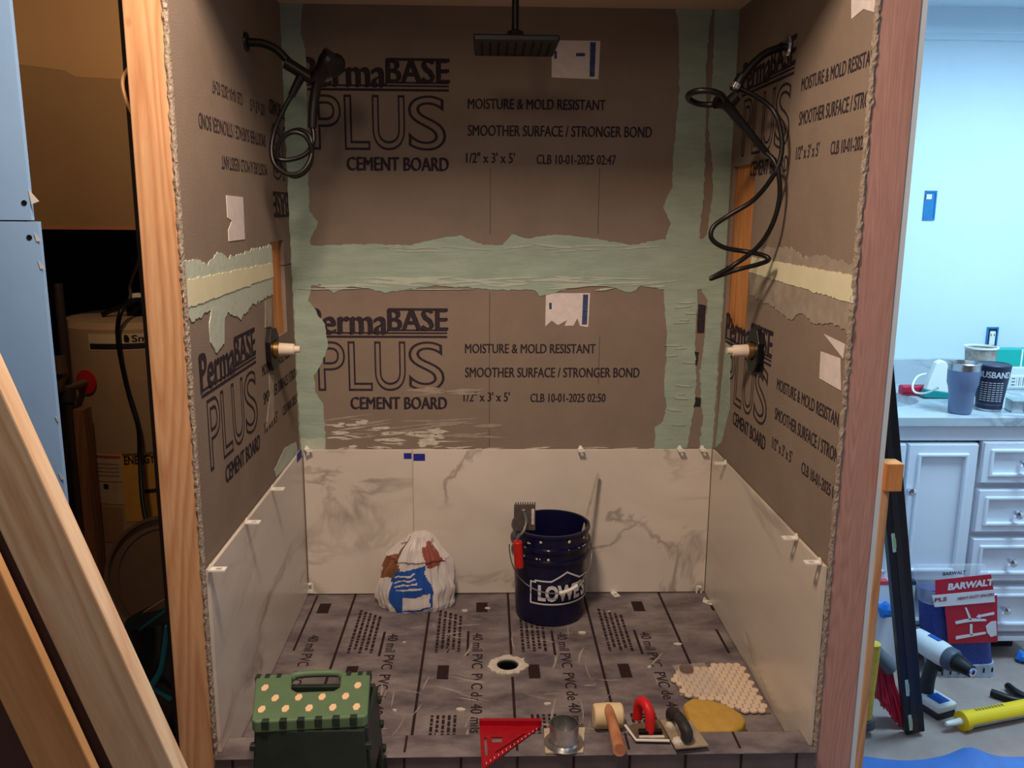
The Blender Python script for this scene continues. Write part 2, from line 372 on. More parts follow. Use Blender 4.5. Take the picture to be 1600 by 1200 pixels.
prints('Llo', lambda s, t: Lp(s-.288, t+.0, E_), '02:50', cy)
prints('Lup', lambda s, t: Lp(-s-.154-.27, 2.414-t, E_), '02:47', cy, True)
# pencil rules on the back boards
for key, x, a, b in (('Blo', 765, 456, 698), ('Bup', 766, 262, 366), ('Bup', 937, 262, 366), ('Blo', 937, 525, 600)):
    u = pxB((x, a))[0]; z1 = pxB((x, a))[1]; z0 = pxB((x, b))[1]
    MB().box((u-.001, -.0005, z0), (u+.001, .001, z1)).build('pencil_line', mat('pencil_grey', (82, 72, 66), .9), boards[key])
# joint compound (outlines follow the ragged trowel edges)
def mud(wall, pts, pf, fr, d, seed, m=m_mud, amp=.005, step=.010, name='joint_compound'):
    P = ragged([V(pf(p)) for p in pts], step, amp, seed); o, u, n = fr
    return MB().prism(P, V(o), u, (0, 0, 1), V(n)*d).build(name, m, wall)
nB = ((0, .0004, 0), (1, 0, 0), (0, -1, 0)); nL = ((-HW-.0004, 0, 0), (0, 1, 0), (1, 0, 0)); nR = ((HW+.0004, 0, 0), (0, 1, 0), (-1, 0, 0))
mud(wb, [(436, 5), (472, 5), (470, 50), (478, 85), (480, 180), (482, 277), (484, 330), (497, 347), (484, 376), (486, 450), (482, 470), (491, 481), (507, 507), (513, 540), (504, 565), (491, 587), (493, 613), (505, 631), (509, 690), (510, 712), (470, 712)], pxB, nB, .0022, 1)
mud(wb, [(470, 382), (500, 384), (560, 381), (640, 383), (690, 371), (720, 368), (755, 383), (785, 383), (800, 365), (820, 373), (870, 366), (925, 372), (985, 383), (1030, 375), (1100, 372), (1100, 452), (1036, 451), (1001, 447), (985, 458), (963, 451), (934, 445), (896, 448), (862, 459), (844, 462), (836, 453), (776, 453), (680, 446), (606, 457), (551, 446), (522, 457), (500, 444), (475, 450)], pxB, nB, .0030, 2)
mud(wb, [(1055, 5), (1113, 5), (1106, 60), (1103, 117), (1103, 180), (1100, 300), (1093, 366), (1092, 400), (1090, 459), (1086, 538), (1088, 600), (1084, 640), (1074, 700), (1022, 705), (1023, 668), (1036, 659), (1042, 633), (1037, 608), (1040, 570), (1042, 522), (1039, 491), (1036, 451), (1040, 370), (1048, 350), (1036, 322), (1050, 290), (1051, 250), (1062, 140), (1060, 40)], pxB, nB, .0026, 4)
mud(wb, [(1117, 5), (1160, 5), (1143, 300), (1130, 460), (1112, 712), (1092, 705), (1098, 650), (1094, 610), (1094, 580), (1100, 540), (1106, 470), (1088, 440), (1093, 380), (1104, 366), (1114, 300), (1112, 240), (1106, 200), (1113, 130)], pxB, nB, .0020, 5)
for i, (x, y, ww, hh) in enumerate(((1097, 498, 12, 45), (1091, 628, 11, 16), (1089, 560, 6, 22))):
    mud(wb, [(x-ww/2, y-hh/2), (x+ww/2, y-hh/2+2), (x+ww/2-3, y+hh/2), (x-ww/2-2, y+hh/2)], pxB, nB, .0012, 40+i, m_ink, .003, name='tar_mark')
# thinset smears above the back tile: wispy trowel streaks
def streaks(wall, name, m, boxes, pf, fr, seed, tilt=.0):
    rn = random.Random(seed); o, u, n_ = fr; mb = MB(); q = 0
    for (xa, xb, ya, yb_, cnt, la, lb, ha, hb) in boxes:
        for _ in range(cnt):
            x, y, L_, h = rn.uniform(xa, xb), rn.uniform(ya, yb_), rn.uniform(la, lb), rn.uniform(ha, hb); sl = rn.uniform(-.12, .12)+tilt
            K = 9; top = []; bot = []
            for k in range(K+1):
                t_ = k/K; px = x+(t_-.5)*L_; py = y+(t_-.5)*L_*sl; w_ = h*math.sin(math.pi*t_)**.7*(.6+.5*rn.random())
                top.append(pf((px, py-w_/2-.05))); bot.append(pf((px, py+w_/2+.05)))
            mb.prism(bot+top[::-1], V(o), u, (0, 0, 1), V(n_)*(.0009+.00002*q)); q += 1
    return tag(mb.build(name, m, wall), kind='stuff')
streaks(wb, 'thinset_streaks', m_white, [(515, 700, 668, 700, 34, 8, 46, 1, 5), (640, 690, 676, 698, 12, 8, 22, 3, 9), (515, 570, 655, 690, 12, 8, 26, 2, 6), (700, 1030, 699, 705, 26, 10, 50, 1, 3), (512, 700, 699, 705, 18, 10, 50, 1, 3)], pxB, nB, 61)
streaks(wb, 'thinset_streaks', m_grey_smear, [(520, 720, 650, 685, 16, 30, 90, 1.5, 5), (650, 735, 605, 620, 8, 20, 60, 2, 6), (660, 770, 655, 690, 8, 30, 80, 2, 7)], pxB, nB, 62, -.05)
streaks(wb, 'thinset_streaks', m_mudlite, [(495, 1030, 434, 452, 46, 25, 120, 1.5, 6), (520, 1030, 384, 394, 16, 30, 90, 1, 3), (1045, 1085, 470, 690, 14, 10, 30, 1, 3)], pxB, ((0, -.0027, 0), (1, 0, 0), (0, -1, 0)), 63)
mud(wb, [(470, 685), (508, 685), (506, 712), (470, 712)], pxB, nB, .004, 77, m_mudlite, .005)
# side wall joints
mud(wl, [(285, 410), (306, 404), (324, 415), (339, 393), (357, 404), (390, 391), (424, 383), (426, 459), (392, 477), (376, 498), (357, 488), (348, 500), (328, 485), (312, 496), (298, 503), (288, 480)], pxL, nL, .0024, 11, m_mudlite, .010)
mud(wl, [(288, 438), (424, 411), (426, 432), (289, 482)], pxL, nL, .0040, 12, m_mudyel, .004)
mud(wl, [(330, 480), (350, 484), (349, 536), (338, 552), (328, 535), (326, 505)], pxL, nL, .0030, 13, m_mudlite, .004)
mud(wl, [(414, 470), (424, 466), (424, 510), (414, 512)], pxL, nL, .0018, 14, m_grey_smear, .003)
mud(wl, [(420, 585), (428, 585), (427, 655), (415, 670), (421, 620)], pxL, nL, .0018, 15, m_grey_smear, .003)
mud(wr, [(1172, 392), (1205, 385), (1237, 387), (1258, 402), (1292, 400), (1317, 410), (1336, 412), (1330, 530), (1321, 517), (1300, 504), (1275, 508), (1250, 487), (1237, 500), (1208, 479), (1172, 460)], pxR, nR, .0024, 16, m_grey_smear, .010)
mud(wr, [(1176, 402), (1335, 430), (1334, 474), (1172, 425)], pxR, nR, .0040, 17, m_mudyel, .004)
mud(wr, [(1134, 535), (1142, 540), (1140, 640), (1128, 690), (1118, 700)], pxR, nR, .0015, 18, m_mud, .004)
mud(wl, [(428, 735), (445, 700), (462, 690), (466, 712), (432, 745)], pxL, nL, .0015, 19, m_mudlite, .004)
# torn paper stickers
m_stick = mat('white_paper_sticker', (222, 214, 212), .7, var=.08, vs=40)
def sticker(key, pts, pf, fr, marks=(), seed=0):
    P = [V(pf(p)) for p in pts]; o, u, n = fr
    ob = MB().prism([tuple(p) for p in P], V(o), u, (0, 0, 1), V(n)*.0018).build('paper_sticker', m_stick, boards[key])
for key, pts, pf, fr in (('Bup', [(862, 75), (872, 63), (938, 64), (935, 124), (862, 121)], pxB, nB),
        ('Blo', [(853, 458), (922, 458), (919, 511), (906, 509), (902, 497), (896, 509), (882, 509), (886, 500), (872, 508), (862, 501), (852, 510)], pxB, nB),
        ('Lup', [(353, 305), (379, 308), (382, 374), (357, 377), (356, 360), (362, 345), (355, 340)], pxL, nL),
        ('Rlo', [(1283, 549), (1313, 560), (1314, 610), (1281, 591)], pxR, nR), ('Rlo', [(1288, 522), (1321, 538), (1318, 560)], pxR, nR),
        ('Rup', [(1331, 0), (1368, 0), (1370, 20), (1350, 14), (1331, 30)], pxR, nR)):
    sticker(key, pts, pf, fr)
for key, pts in (('Bup', [(922, 66), (931, 66), (929, 120), (921, 120)]), ('Bup', [(866, 80), (870, 80), (870, 92), (866, 92)]), ('Bup', [(900, 83), (914, 83), (914, 88), (900, 88)]), ('Blo', [(911, 460), (919, 460), (917, 507), (909, 507)]), ('Blo', [(858, 473), (862, 473), (862, 483), (858, 483)]),):
    P = [pxB(p) for p in pts]; MB().prism(P, (0, -.0014, 0), (1, 0, 0), (0, 0, 1), (0, -.0008, 0)).build('sticker_print', mat('sticker_blue_print', (60, 74, 120), .7, var=.5, vs=120), boards[key])
# ------------------------------------------------------------------ wall tiles
TT = .0085; TOFF = .0055
def tile_box(a, b, m, wall): return MB().box(a, b).build('wall_tile', m, wall, bevel=.0012, seg=1)
xj = on(646, 800, 'y', -TOFF-TT).x
mt = [marble('white_marble_tile_a', (226, 218, 208), (150, 138, 130), 2.3, off=(.35, .1, .2)), marble('white_marble_tile_b', (226, 218, 208), (150, 138, 130), 2.0, off=(1.6, .8, .1), rot=.9),
      marble('white_marble_tile_c', (222, 216, 208), (150, 142, 136), 2.0, off=(2.1, 1.4, .7), rot=.3), marble('white_marble_tile_d', (216, 208, 196), (158, 148, 138), 1.6, off=(.2, 2.2, 1.3))]
IX = HW-TOFF-TT
MB().box((-IX, -.002, .0), (IX, .0005, ZT-.003)).build('thinset_bed', m_grey_smear, wb)
tile_box((-IX+.003, -TOFF-TT, .004), (xj-.0015, -TOFF, ZT), mt[0], wb); tile_box((xj+.0015, -TOFF-TT, .004), (IX-.001, -TOFF, ZT), mt[1], wb)
MB().box((-IX+.004, -TOFF-.0005, .003), (IX-.004, -.001, ZT-.004)).build('thinset_bed', m_white, wb)
# side tiles stop on the curb at the front
CZ, CY0, CY1 = .07, -1.070, -.985
def side_tile(sx, m, wall):
    poly = [(-DEP+.004, CZ+.003), (CY1, CZ+.003), (CY1, .004), (-TOFF-TT-.002, .004), (-TOFF-TT-.002, ZT), (-DEP+.004, ZT)]
    MB().prism(poly, (sx*(HW-TOFF), 0, 0), (0, 1, 0), (0, 0, 1), (-sx*TT, 0, 0)).build('wall_tile', m, wall)
    MB().prism([(-DEP+.01, CZ+.01), (CY1+.01, CZ+.01), (CY1+.01, .01), (-.02, .01), (-.02, ZT-.006), (-DEP+.01, ZT-.006)], (sx*(HW+.0005), 0, 0), (0, 1, 0), (0, 0, 1), (-sx*(TOFF+.0005), 0, 0)).build('thinset_bed', m_white, wall)
side_tile(-1, mt[2], wl); side_tile(1, mt[3], wr)
# ------------------------------------------------------------------ ceiling and header
St('ceiling', tag(MB().box((-HW-.15, -DEP-.02, ZC), (HW+.15, .1, ZC+.06)).build('ceiling', m_ceil), 'low beige ceiling of the shower alcove'))
# ------------------------------------------------------------------ pan floor with liner
DR = V((-.013, -.523))
circ = [(DR.x+.036*math.cos(a*math.pi/12), DR.y+.036*math.sin(a*math.pi/12)) for a in range(24)]
fl = MB().prism([(-HW, CY1-.02), (HW, CY1-.02), (HW, .0), (-HW, .0)], (0, 0, -.05), (1, 0, 0), (0, 1, 0), (0, 0, .05), [circ]).build('floor', m_liner)
St('floor', tag(fl, 'shower pan floor under a printed grey waterproof liner'))
E2 = .0009
def fbar(x0, x1, y0, y1, name='printed_stripe', d=E2): MB().box((x0, y0, -.001), (x1, y1, d)).build(name, m_lineink, fl)
def frow(x0, x1, y0, y1):
    mb = MB(); y = y1
    while y > y0:
        L_ = rndf.uniform(.008, .026); mb.box((x0, max(y0, y-L_), -.001), (x1, y, E2)); y -= L_+.006
    mb.build('fine_print_row', m_lineink, fl)
rndf = random.Random(21)
def ftext(body, x, y0, L_, h, bold=.01):
    mb = MB(); addtext(mb, body, 0, L_, 0, h, lambda s, t: V((x+t, y0-s, E2)), bold=bold); mb.build('printed_line', m_lineink, fl)
for k in range(6):
    x = -.559+.2795*k
    for y0_, y1_ in (((-.93, -.59), (-.455, -.006)) if k == 2 else ((-.93, -.006),)):
        if x < .73: fbar(x-.004, x+.004, y0_, y1_)
    xs = x+.14
    if xs < .73: fbar(xs-.004, xs+.004, -.46, -.30)
    if k == 0: fbar(-.700, -.693, -.42, -.02)
    if xs+.06 < .73:
        ftext('40 mil PVC  PVC de 40 mils', xs+.015, -.315, .56, .034)
        for j in range(5): frow(x+.035+.018*j, x+.044+.018*j, -.44+.02*(j % 2), -.14-.012*j)
        for j in range(5): frow(x+.045+.016*j, x+.053+.016*j, -.90, -.79)
        fbar(x+.05, x+.085, -.60, -.52, 'printed_block'); 
    if x-.13 > -.74: fbar(x-.115, x-.075, -.16, -.085, 'printed_block')
ftext('40 mil PVC  PVC', -.665, -.32, .30, .034)
# dusty thinset film patches
rnd = random.Random(5)
for i in range(14):
    cx, cy_ = rnd.uniform(-.35, .6), rnd.uniform(-.95, -.1); r = rnd.uniform(.003, .009)
    pts = [(cx+r*1.6*math.cos(a), cy_+r*math.sin(a)) for a in [2*math.pi*j/8 for j in range(8)]]
    MB().prism(ragged([V(p) for p in pts], .006, .006, 90+i), (0, 0, 0), (1, 0, 0), (0, 1, 0), (0, 0, .002+.003*rnd.random())).build('thinset_crumb', m_white, fl)
rn = random.Random(33); mb = MB()
for q in range(90):
    x, y, L_, h, a = rn.gauss(.02, .26), rn.uniform(-.93, -.12), rn.uniform(.02, .13), rn.uniform(.001, .0045), rn.choice((rn.uniform(-.5, .5), rn.uniform(.9, 1.8)))
    if abs(x) > .6 or math.hypot(x-DR.x, y-DR.y) < .13: continue
    top, bot = [], []; bend = rn.uniform(-.25, .25)
    for k in range(9):
        t_ = k/8; w_ = h*math.sin(math.pi*t_)**.7*(.5+.7*rn.random())+.0002; aa = a+bend*(t_-.5); cx, cy_ = x+(t_-.5)*L_*math.cos(aa), y+(t_-.5)*L_*math.sin(aa)
        top.append((cx-math.sin(aa)*w_, cy_+math.cos(aa)*w_)); bot.append((cx+math.sin(aa)*w_, cy_-math.cos(aa)*w_))
    mb.prism(bot+top[::-1], (0, 0, -.0002), (1, 0, 0), (0, 1, 0), (0, 0, .0013+.000004*q))
tag(mb.build('dust_streaks', m_dust, fl), kind='stuff')
# shower curb, liner folded over it
cb = thing('shower_curb', 'low shower curb wrapped in printed grey liner', 'curb', (0, -1.03, FL)); cb['kind'] = 'structure'
MB().box((-HW+.002, CY0, FL), (HW-.002, CY1, CZ-.001)).build('curb_core', mat('liner_curb_front', (92, 82, 88), .45, var=.25, vs=9, spec=.5), cb)
pr = [(CY1+.004, .001), (CY1-.004, CZ*.5), (CY1-.004, CZ+.001), (CY0+.006, CZ+.001), (CY0-.006, CZ-.001), (CY0-.004, CZ-.004), (CY0+.006, CZ-.003), (CY1-.001, CZ-.003), (CY1, .001)]
MB().prism(pr, (-HW+.004, 0, 0), (0, 1, 0), (0, 0, 1), (2*HW-.008, 0, 0)).build('liner_fold', m_liner, cb)
for k in range(11):
    x = -.70+.1395*k
    MB().box((x-.003, CY0-.0015, FL), (x+.003, CY0+.001, CZ-.006)).build('printed_stripe', m_lineink, cb)
    if k % 2: MB().box((x-.003, CY0+.012, CZ), (x+.003, CY1-.004, CZ+.0018)).build('printed_stripe', m_lineink, cb)
# drain
dr = thing('floor_drain', 'round floor drain hole ringed with torn pale mortar', 'drain', (DR.x, DR.y, 0))
o_ = ragged([V((DR.x+.060*math.cos(a*math.pi/10), DR.y+.056*math.sin(a*math.pi/10))) for a in range(20)], .006, .012, 3)
MB().prism(o_, (0, 0, -.002), (1, 0, 0), (0, 1, 0), (0, 0, .006), [[(DR.x+.034*math.cos(a*math.pi/12), DR.y+.034*math.sin(a*math.pi/12)) for a in range(24)]]).build('mortar_ring', m_white, dr)
MB().lathe([(.034, -.12), (.034, -.001), (.028, -.004), (.028, -.12)], (DR.x, DR.y, 0), 24).build('drain_pipe', m_blackpl, dr, smooth=SM)
MB().cyl((DR.x, DR.y, -.05), (DR.x, DR.y, -.045), .03).build('drain_bottom', m_blackpl, dr)
# ------------------------------------------------------------------ bathroom shell
St('floor', tag(MB().box((-2.6, -4.2, FL-.05), (3.2, 1.1, FL)).build('floor', m_paper), 'bathroom floor covered with brown protective paper'))
wv = St('wall_vanity', tag(MB().box((HW+TH+.10, .25, FL), (3.2, .33, 2.45)).build('wall_vanity', m_drywall), 'pale blue-white painted wall behind the vanity'))
zc0 = on(1500, 62, 'y', .23).z; zc1 = on(1500, 11, 'y', .19).z
MB().box((HW+TH+.10, .225, zc0), (3.2, .25, zc0+.02)).build('crown_moulding_lip', m_drywall, wv)
MB().box((HW+TH+.10, .19, zc0+.02), (3.2, .25, zc1)).build('crown_moulding', m_drywall, wv)
St('ceiling', tag(MB().box((HW+TH+.10, -2.2, zc1), (3.2, .33, zc1+.05)).build('ceiling', mat('bathroom_ceiling_paint', (206, 214, 222), .8)), 'pale bathroom ceiling above the vanity'))
St('wall_far_right', tag(MB().box((2.55, -2.2, FL), (2.6, .25, 2.3)).build('wall_far_right', m_drywall), 'pale painted side wall of the vanity room'))
# closet on the left
wc = St('wall_closet', tag(MB().box((-2.2, 0, on(140, 353, 'y', 0).z), (-HW-TH-.103, .09, 2.6)).build('wall_closet', m_beige), 'tan painted wall over the dark heater closet'))
MB().box((-2.2, -.003, on(140, 353, 'y', 0).z-.012), (-HW-TH-.103, .092, on(140, 353, 'y', 0).z)).build('opening_edge', mat('raw_wood_edge', (150, 96, 60), .9), wc)
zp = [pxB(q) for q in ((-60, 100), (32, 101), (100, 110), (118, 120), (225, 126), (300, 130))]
MB().prism(zp+[(zp[-1][0], 2.6), (zp[0][0], 2.6)], (0, -.0002, 0), (1, 0, 0), (0, 0, 1), (0, -.0008, 0)).build('lighter_wall_band', mat('light_tan_band', (152, 118, 76), .85, var=.04, vs=4), wc)  # lighter tan band above a wavy edge on the closet wall
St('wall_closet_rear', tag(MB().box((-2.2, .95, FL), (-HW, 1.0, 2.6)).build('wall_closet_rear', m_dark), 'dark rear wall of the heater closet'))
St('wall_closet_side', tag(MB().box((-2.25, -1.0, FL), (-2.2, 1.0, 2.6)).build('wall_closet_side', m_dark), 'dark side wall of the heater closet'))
wf = St('wall_front_left', MB().box((-2.4, -1.055, FL), (-1.075, -1.02, 2.5)).build('wall_front_left', m_dark))
tag(wf, 'blue moisture-resistant drywall left of the closet')
zj = on(30, 345, 'y', -1.07).z
MB().box((-2.4, -1.07, zj+.0015), (-1.052, -1.057, 2.5)).build('drywall_sheet', m_bluedw, wf)
MB().box((-2.4, -1.07, FL), (-1.039, -1.057, zj-.0015)).build('drywall_sheet', m_bluedw, wf)
for x, y in ((38, 317), (46, 371)):
    p = on(x, y, 'y', -1.07); MB().cyl((p.x, -1.0712, p.z), (p.x, -1.06, p.z), .006, n=10).build('screw_head', m_blackpl, wf)
for x, y, s in ((52, 310, 1), (60, 372, .6), (66, 415, .6), (92, 655, .4), (98, 745, .5)):
    p = on(x, y, 'y', -1.07)
    MB().add([(p.x-.008, -1.0715, p.z+.02*s), (p.x+.014*s, -1.074, p.z-.006), (p.x-.004, -1.0715, p.z-.012*s), (p.x-.006, -1.068, p.z)], [(0, 1, 2), (0, 3, 1), (1, 3, 2), (0, 2, 3)]).build('torn_paper', m_whitepl, wf)
#PARTS2
# ================================================================== things in the shower
# ---- ceiling rain head
hx, hy = on(805, 60, 'y', -.5).x, -.5
rh = thing('rain_shower_head', 'square black rain shower head hanging from the alcove ceiling', 'shower head', (hx, hy, ZC))
zh = on(805, 77, 'y', hy).z
MB().box((hx-.112, hy-.112, zh), (hx+.112, hy+.112, zh+.018)).build('head_plate', m_black, rh, bevel=.004)
mb = MB(); NZ = MB()
for i in range(9):
    for j in range(9): NZ.cyl((hx-.09+.0225*i, hy-.09+.0225*j, zh+.001), (hx-.09+.0225*i, hy-.09+.0225*j, zh-.003), .004, .003, 6)
tag(NZ.build('spray_nozzles', m_blackpl, rh), kind='stuff')
mb.lathe([(.018, .018), (.026, .03), (.022, .045), (.011, .05)], (hx, hy, zh), 20).build('swivel_collar', m_black, rh, smooth=SM)
MB().cyl((hx, hy, zh+.045), (hx, hy, ZC), .0095).build('drop_pipe', m_black, rh, smooth=SM)
MB().lathe([(.03, ZC-.008), (.03, ZC)], (hx, hy, 0), 20).build('ceiling_flange', m_black, rh)
# ---- left hand shower
def P(px, py, y): return on(px, py, 'y', y)
Y = -.44
lh = thing('hand_shower', 'black hand shower with small coiled hose on the left wall', 'hand shower', (-HW, Y, 1.83))
MB().tube([V((-HW, Y, P(383, 65, Y).z))]+[P(*q, Y) for q in ((392, 66), (412, 68), (432, 77), (447, 92), (460, 105))], .0115, 12).build('shower_arm', m_black, lh, smooth=SM)
MB().lathe([(.0, 0), (.026, 0), (.024, .007), (.012, .009)], (-HW, Y, P(383, 65, Y).z), 20, axis=(1, 0, 0)).build('wall_flange', m_black, lh, smooth=SM)
hb = MB(); hb.cyl(P(447, 98, Y), P(492, 126, Y), .017, .016, 16); hb.cyl(P(492, 126, Y), P(502, 112, Y-.005), .02, .024, 16); hb.build('holder', m_blackpl, lh, smooth=SM)
MB().tube([P(471, 119, Y), P(463, 134, Y), P(455, 150, Y)], lambda t: .0135-.004*t, 12).build('hose_fitting', m_black, lh, smooth=SM)
pts = [P(456, 148, Y), P(443, 172, Y), P(429, 205, Y), P(424, 235, Y-.01), P(430, 258, Y-.02), P(450, 272, Y-.03), P(472, 268, Y-.03), P(486, 245, Y-.02), P(485, 215, Y-.01), P(468, 203, Y), P(445, 212, Y+.008), P(432, 238, Y+.012), P(440, 264, Y+.01), P(462, 276, Y), P(482, 262, Y-.01), P(487, 235, Y-.02), P(476, 212, Y-.03), P(455, 207, Y-.035), P(437, 222, Y-.03), P(434, 246, Y-.02), P(450, 250, Y-.015), P(474, 243, Y-.012), P(488, 228, Y-.01), P(490, 210, Y-.005), P(487, 197, Y)]
MB().tube(pts, .0066, 10, 5).build('hose', m_black, lh, smooth=SM)
hs = MB().tube([P(488, 200, Y), P(489, 175, Y), P(492, 150, Y), P(497, 128, Y-.004), P(508, 105, Y-.012), P(521, 86, Y-.02)], lambda t: .012+.004*t+(.014 if t > .62 else 0)*min(1, (t-.62)/.25) if t > .62 else .012+.004*t, 14, 5).build('handset', m_blackpl, lh, smooth=SM)
MB().lathe([(0, 0), (.03, .002), (.034, .012), (.026, .02), (0, .022)], P(519, 100, Y-.015), 20, axis=(.55, -.7, -.45)).build('spray_face', m_black, lh, smooth=SM)
# ---- right hand shower
Y = -.50
rs = thing('hand_shower', 'black hand shower with a long looping hose on the right wall', 'hand shower', (HW, Y, 1.83))
za = P(1231, 72, Y).z
MB().tube([V((HW, Y, za)), P(1222, 74, Y), P(1195, 84, Y), P(1172, 105, Y), P(1160, 122, Y)], .011, 12).build('shower_arm', m_black, rs, smooth=SM)
MB().lathe([(0, 0), (.03, 0), (.028, .007), (.012, .01)], (HW, Y, za), 20, axis=(-1, 0, 0)).build('wall_flange', m_chrome, rs, smooth=SM)
hb = MB(); hb.cyl(P(1160, 118, Y), P(1147, 142, Y), .015, .015, 16); hb.cyl(P(1150, 150, Y), P(1132, 170, Y), .016, .02, 16); hb.build('holder', m_blackpl, rs, smooth=SM)
MB().cyl(P(1151, 131, Y), P(1147, 139, Y), .0165).build('holder_ring', m_chrome, rs, smooth=SM)
MB().tube([P(1118, 160, Y-.02), P(1135, 164, Y-.01), P(1152, 185, Y), P(1175, 212, Y), P(1199, 240, Y)], lambda t: .017-.008*t, 14, 5).build('handset', m_blackpl, rs, smooth=SM)
c0 = P(1103, 153, Y-.03); ax_ = (P(1125, 162, Y)-P(1081, 144, Y-.05)).normalized()
side = V((.1, -1, .25)); side = (side-ax_*side.dot(ax_)).normalized()
MB().tube([c0+ax_*(.05*math.cos(a))+side*(.045*math.sin(a)) for a in [2*math.pi*i/20 for i in range(21)]], .0085, 10, 2).build('spray_ring', m_blackpl, rs, smooth=SM)
pa = [(1155, 138, 0), (1180, 150, .01), (1208, 172, .02), (1220, 205, .03), (1221, 240, .02), (1208, 275, 0), (1178, 312, -.02), (1140, 336, -.05), (1115, 354, -.06), (1112, 373, -.07), (1132, 387, -.06), (1165, 393, -.03), (1193, 399, 0), (1201, 406, .01), (1185, 413, -.01), (1150, 422, -.04), (1112, 435, -.07), (1118, 431, -.075), (1150, 412, -.04), (1185, 385, 0), (1207, 350, .02), (1218, 310, .03), (1217, 275, .02), (1210, 252, .01), (1199, 240, 0)]
MB().tube([P(a, b, -.50-.11*max(0, min(1, (a-1160)/55))*(1 if b > 140 else 0)+c*.3) for a, b, c in pa], .0068, 10, 5).build('hose', m_black, rs, smooth=SM)
# ---- mixing valves
m_brass = mat('tarnished_brass', (176, 140, 92), .35, .9); m_cap = mat('ivory_test_cap', (228, 214, 196), .5)
def valve(sx, y, z, label):
    t = thing('shower_valve', label, 'shower valve', (sx*HW, y, z)); X = sx*HW; d = -sx
    hexp = [(-.055, -.03), (-.03, -.062), (.03, -.062), (.05, -.03), (.055, .03), (.03, .062), (-.03, .07), (-.058, .03)]
    MB().prism([(y+a, z+b) for a, b in hexp], (X-d*.004, 0, 0), (0, 1, 0), (0, 0, 1), (d*.02, 0, 0), [[(y+.03*math.cos(a), z+.03*math.sin(a)) for a in [2*math.pi*i/12 for i in range(12)]]]).build('plaster_guard', m_blackpl, t, bevel=.003)
    MB().cyl((X-d*.01, y, z), (X+d*.03, y, z), .026, .024, 20).build('valve_body', m_brass, t, smooth=SM)
    MB().cyl((X+d*.028, y, z), (X+d*.075, y, z), .02, .017, 20).build('test_cap', m_cap, t, smooth=SM, bevel=.003)
    MB().cyl((X+d*.074, y, z), (X+d*.092, y, z), .011, .01, 16).build('cap_tip', m_cap, t, smooth=SM)
    return t
valve(-1, -.335, .963, 'black-guarded shower valve with ivory cap on the left wall')
t = valve(1, -.40, .972, 'black shower valve with ivory cap in a rough hole on the right wall')
P_ = ragged([V((-.475, .89)), V((-.47, 1.03)), V((-.40, 1.05)), V((-.33, 1.03)), V((-.315, .95)), V((-.36, .92))], .008, .01, 8)
MB().prism(P_, (HW-.0008, 0, 0), (0, 1, 0), (0, 0, 1), (.003, 0, 0)).build('rough_hole', m_blackpl, t)
# ---- tile clips
def clip_proto():
    a = MB().prism([(-.011, 0), (.011, 0), (.011, .036), (-.011, .036)], (0, 0, 0), (1, 0, 0), (0, -1, 0), (0, 0, .004), [[(-.006, .013), (.006, .013), (.006, .026), (-.006, .026)]]).build('base_plate', m_whitepl, data=True, local=True)
    b = MB().add([(-.009, -.002, 0), (.009, -.002, 0), (.009, .003, 0), (-.009, .003, 0), (-.004, -.001, .014), (.004, -.001, .014), (.004, .002, .014), (-.004, .002, .014)], [(0, 3, 2, 1), (4, 5, 6, 7), (0, 1, 5, 4), (1, 2, 6, 5), (2, 3, 7, 6), (3, 0, 4, 7)]).build('tab', m_whitepl, data=True, local=True)
    return a, b
ca, cbm = clip_proto()
def clip(loc, rot, label, group):
    o = thing('tile_clip', label, 'tile clip', loc, group); o.rotation_euler = rot
    for nm, me in (('base_plate', ca), ('tab', cbm)):
        c = bpy.data.objects.new(nm, me); COL.objects.link(c); c.parent = o
R90 = math.pi/2; YB = -TOFF-TT+.003; XS = IX-.003
gL = 'white clips on the left tile edge'
for q, w_ in (((327, 888), 'beside the end stud'), ((384, 813), 'middle one of three'), ((424, 757), 'nearest the valve corner')):
    p = on(*q, 'x', -IX); clip((-XS, p.y, ZT), (0, 0, R90), 'white tile clip on the left wall tile edge, '+w_, gL)
for q, w_ in (((1246, 836), 'second from the end stud'), ((1282, 879), 'beside the end stud'), ((1135, 716), 'close to the back corner')):
    p = on(*q, 'x', IX); clip((XS, p.y, ZT), (0, 0, -R90), 'white tile clip on the right wall tile edge, '+w_, 'white clips on the right tile edge')
for q, w_ in (((907, 703), 'above the bucket'), ((1062, 703), 'second from the right corner'), ((1097, 705), 'at the right corner')):
    p = on(*q, 'y', -.014); clip((p.x, YB, ZT), (0, 0, 0), 'white tile clip on the back wall tile edge, '+w_, 'white clips on the back tile edge')
clip((-XS+.012, YB, ZT), (0, 0, .5), 'white plastic clip in the left back corner above the tiles', None)
p = on(483, 912, 'y', -.014); clip((p.x+.004, -TOFF-TT+.001, p.z), (R90, 0, 0), 'white clip flat on the back tile low in the left corner', None)
p = on(1092, 920, 'y', -.014); clip((p.x, -TOFF-TT+.001, p.z+.01), (R90, 0, 0), 'white clip flat on the back tile low in the right corner', None)
p = on(1105, 940, 'z', 0); clip((p.x-.01, p.y, .001), (0, 0, .8), 'white clip lying on the liner in the right back corner', None)
p = on(958, 927, 'z', 0); clip((p.x, -.014, .001), (0, 0, .3), 'white clip lying on the liner behind the bucket', None)
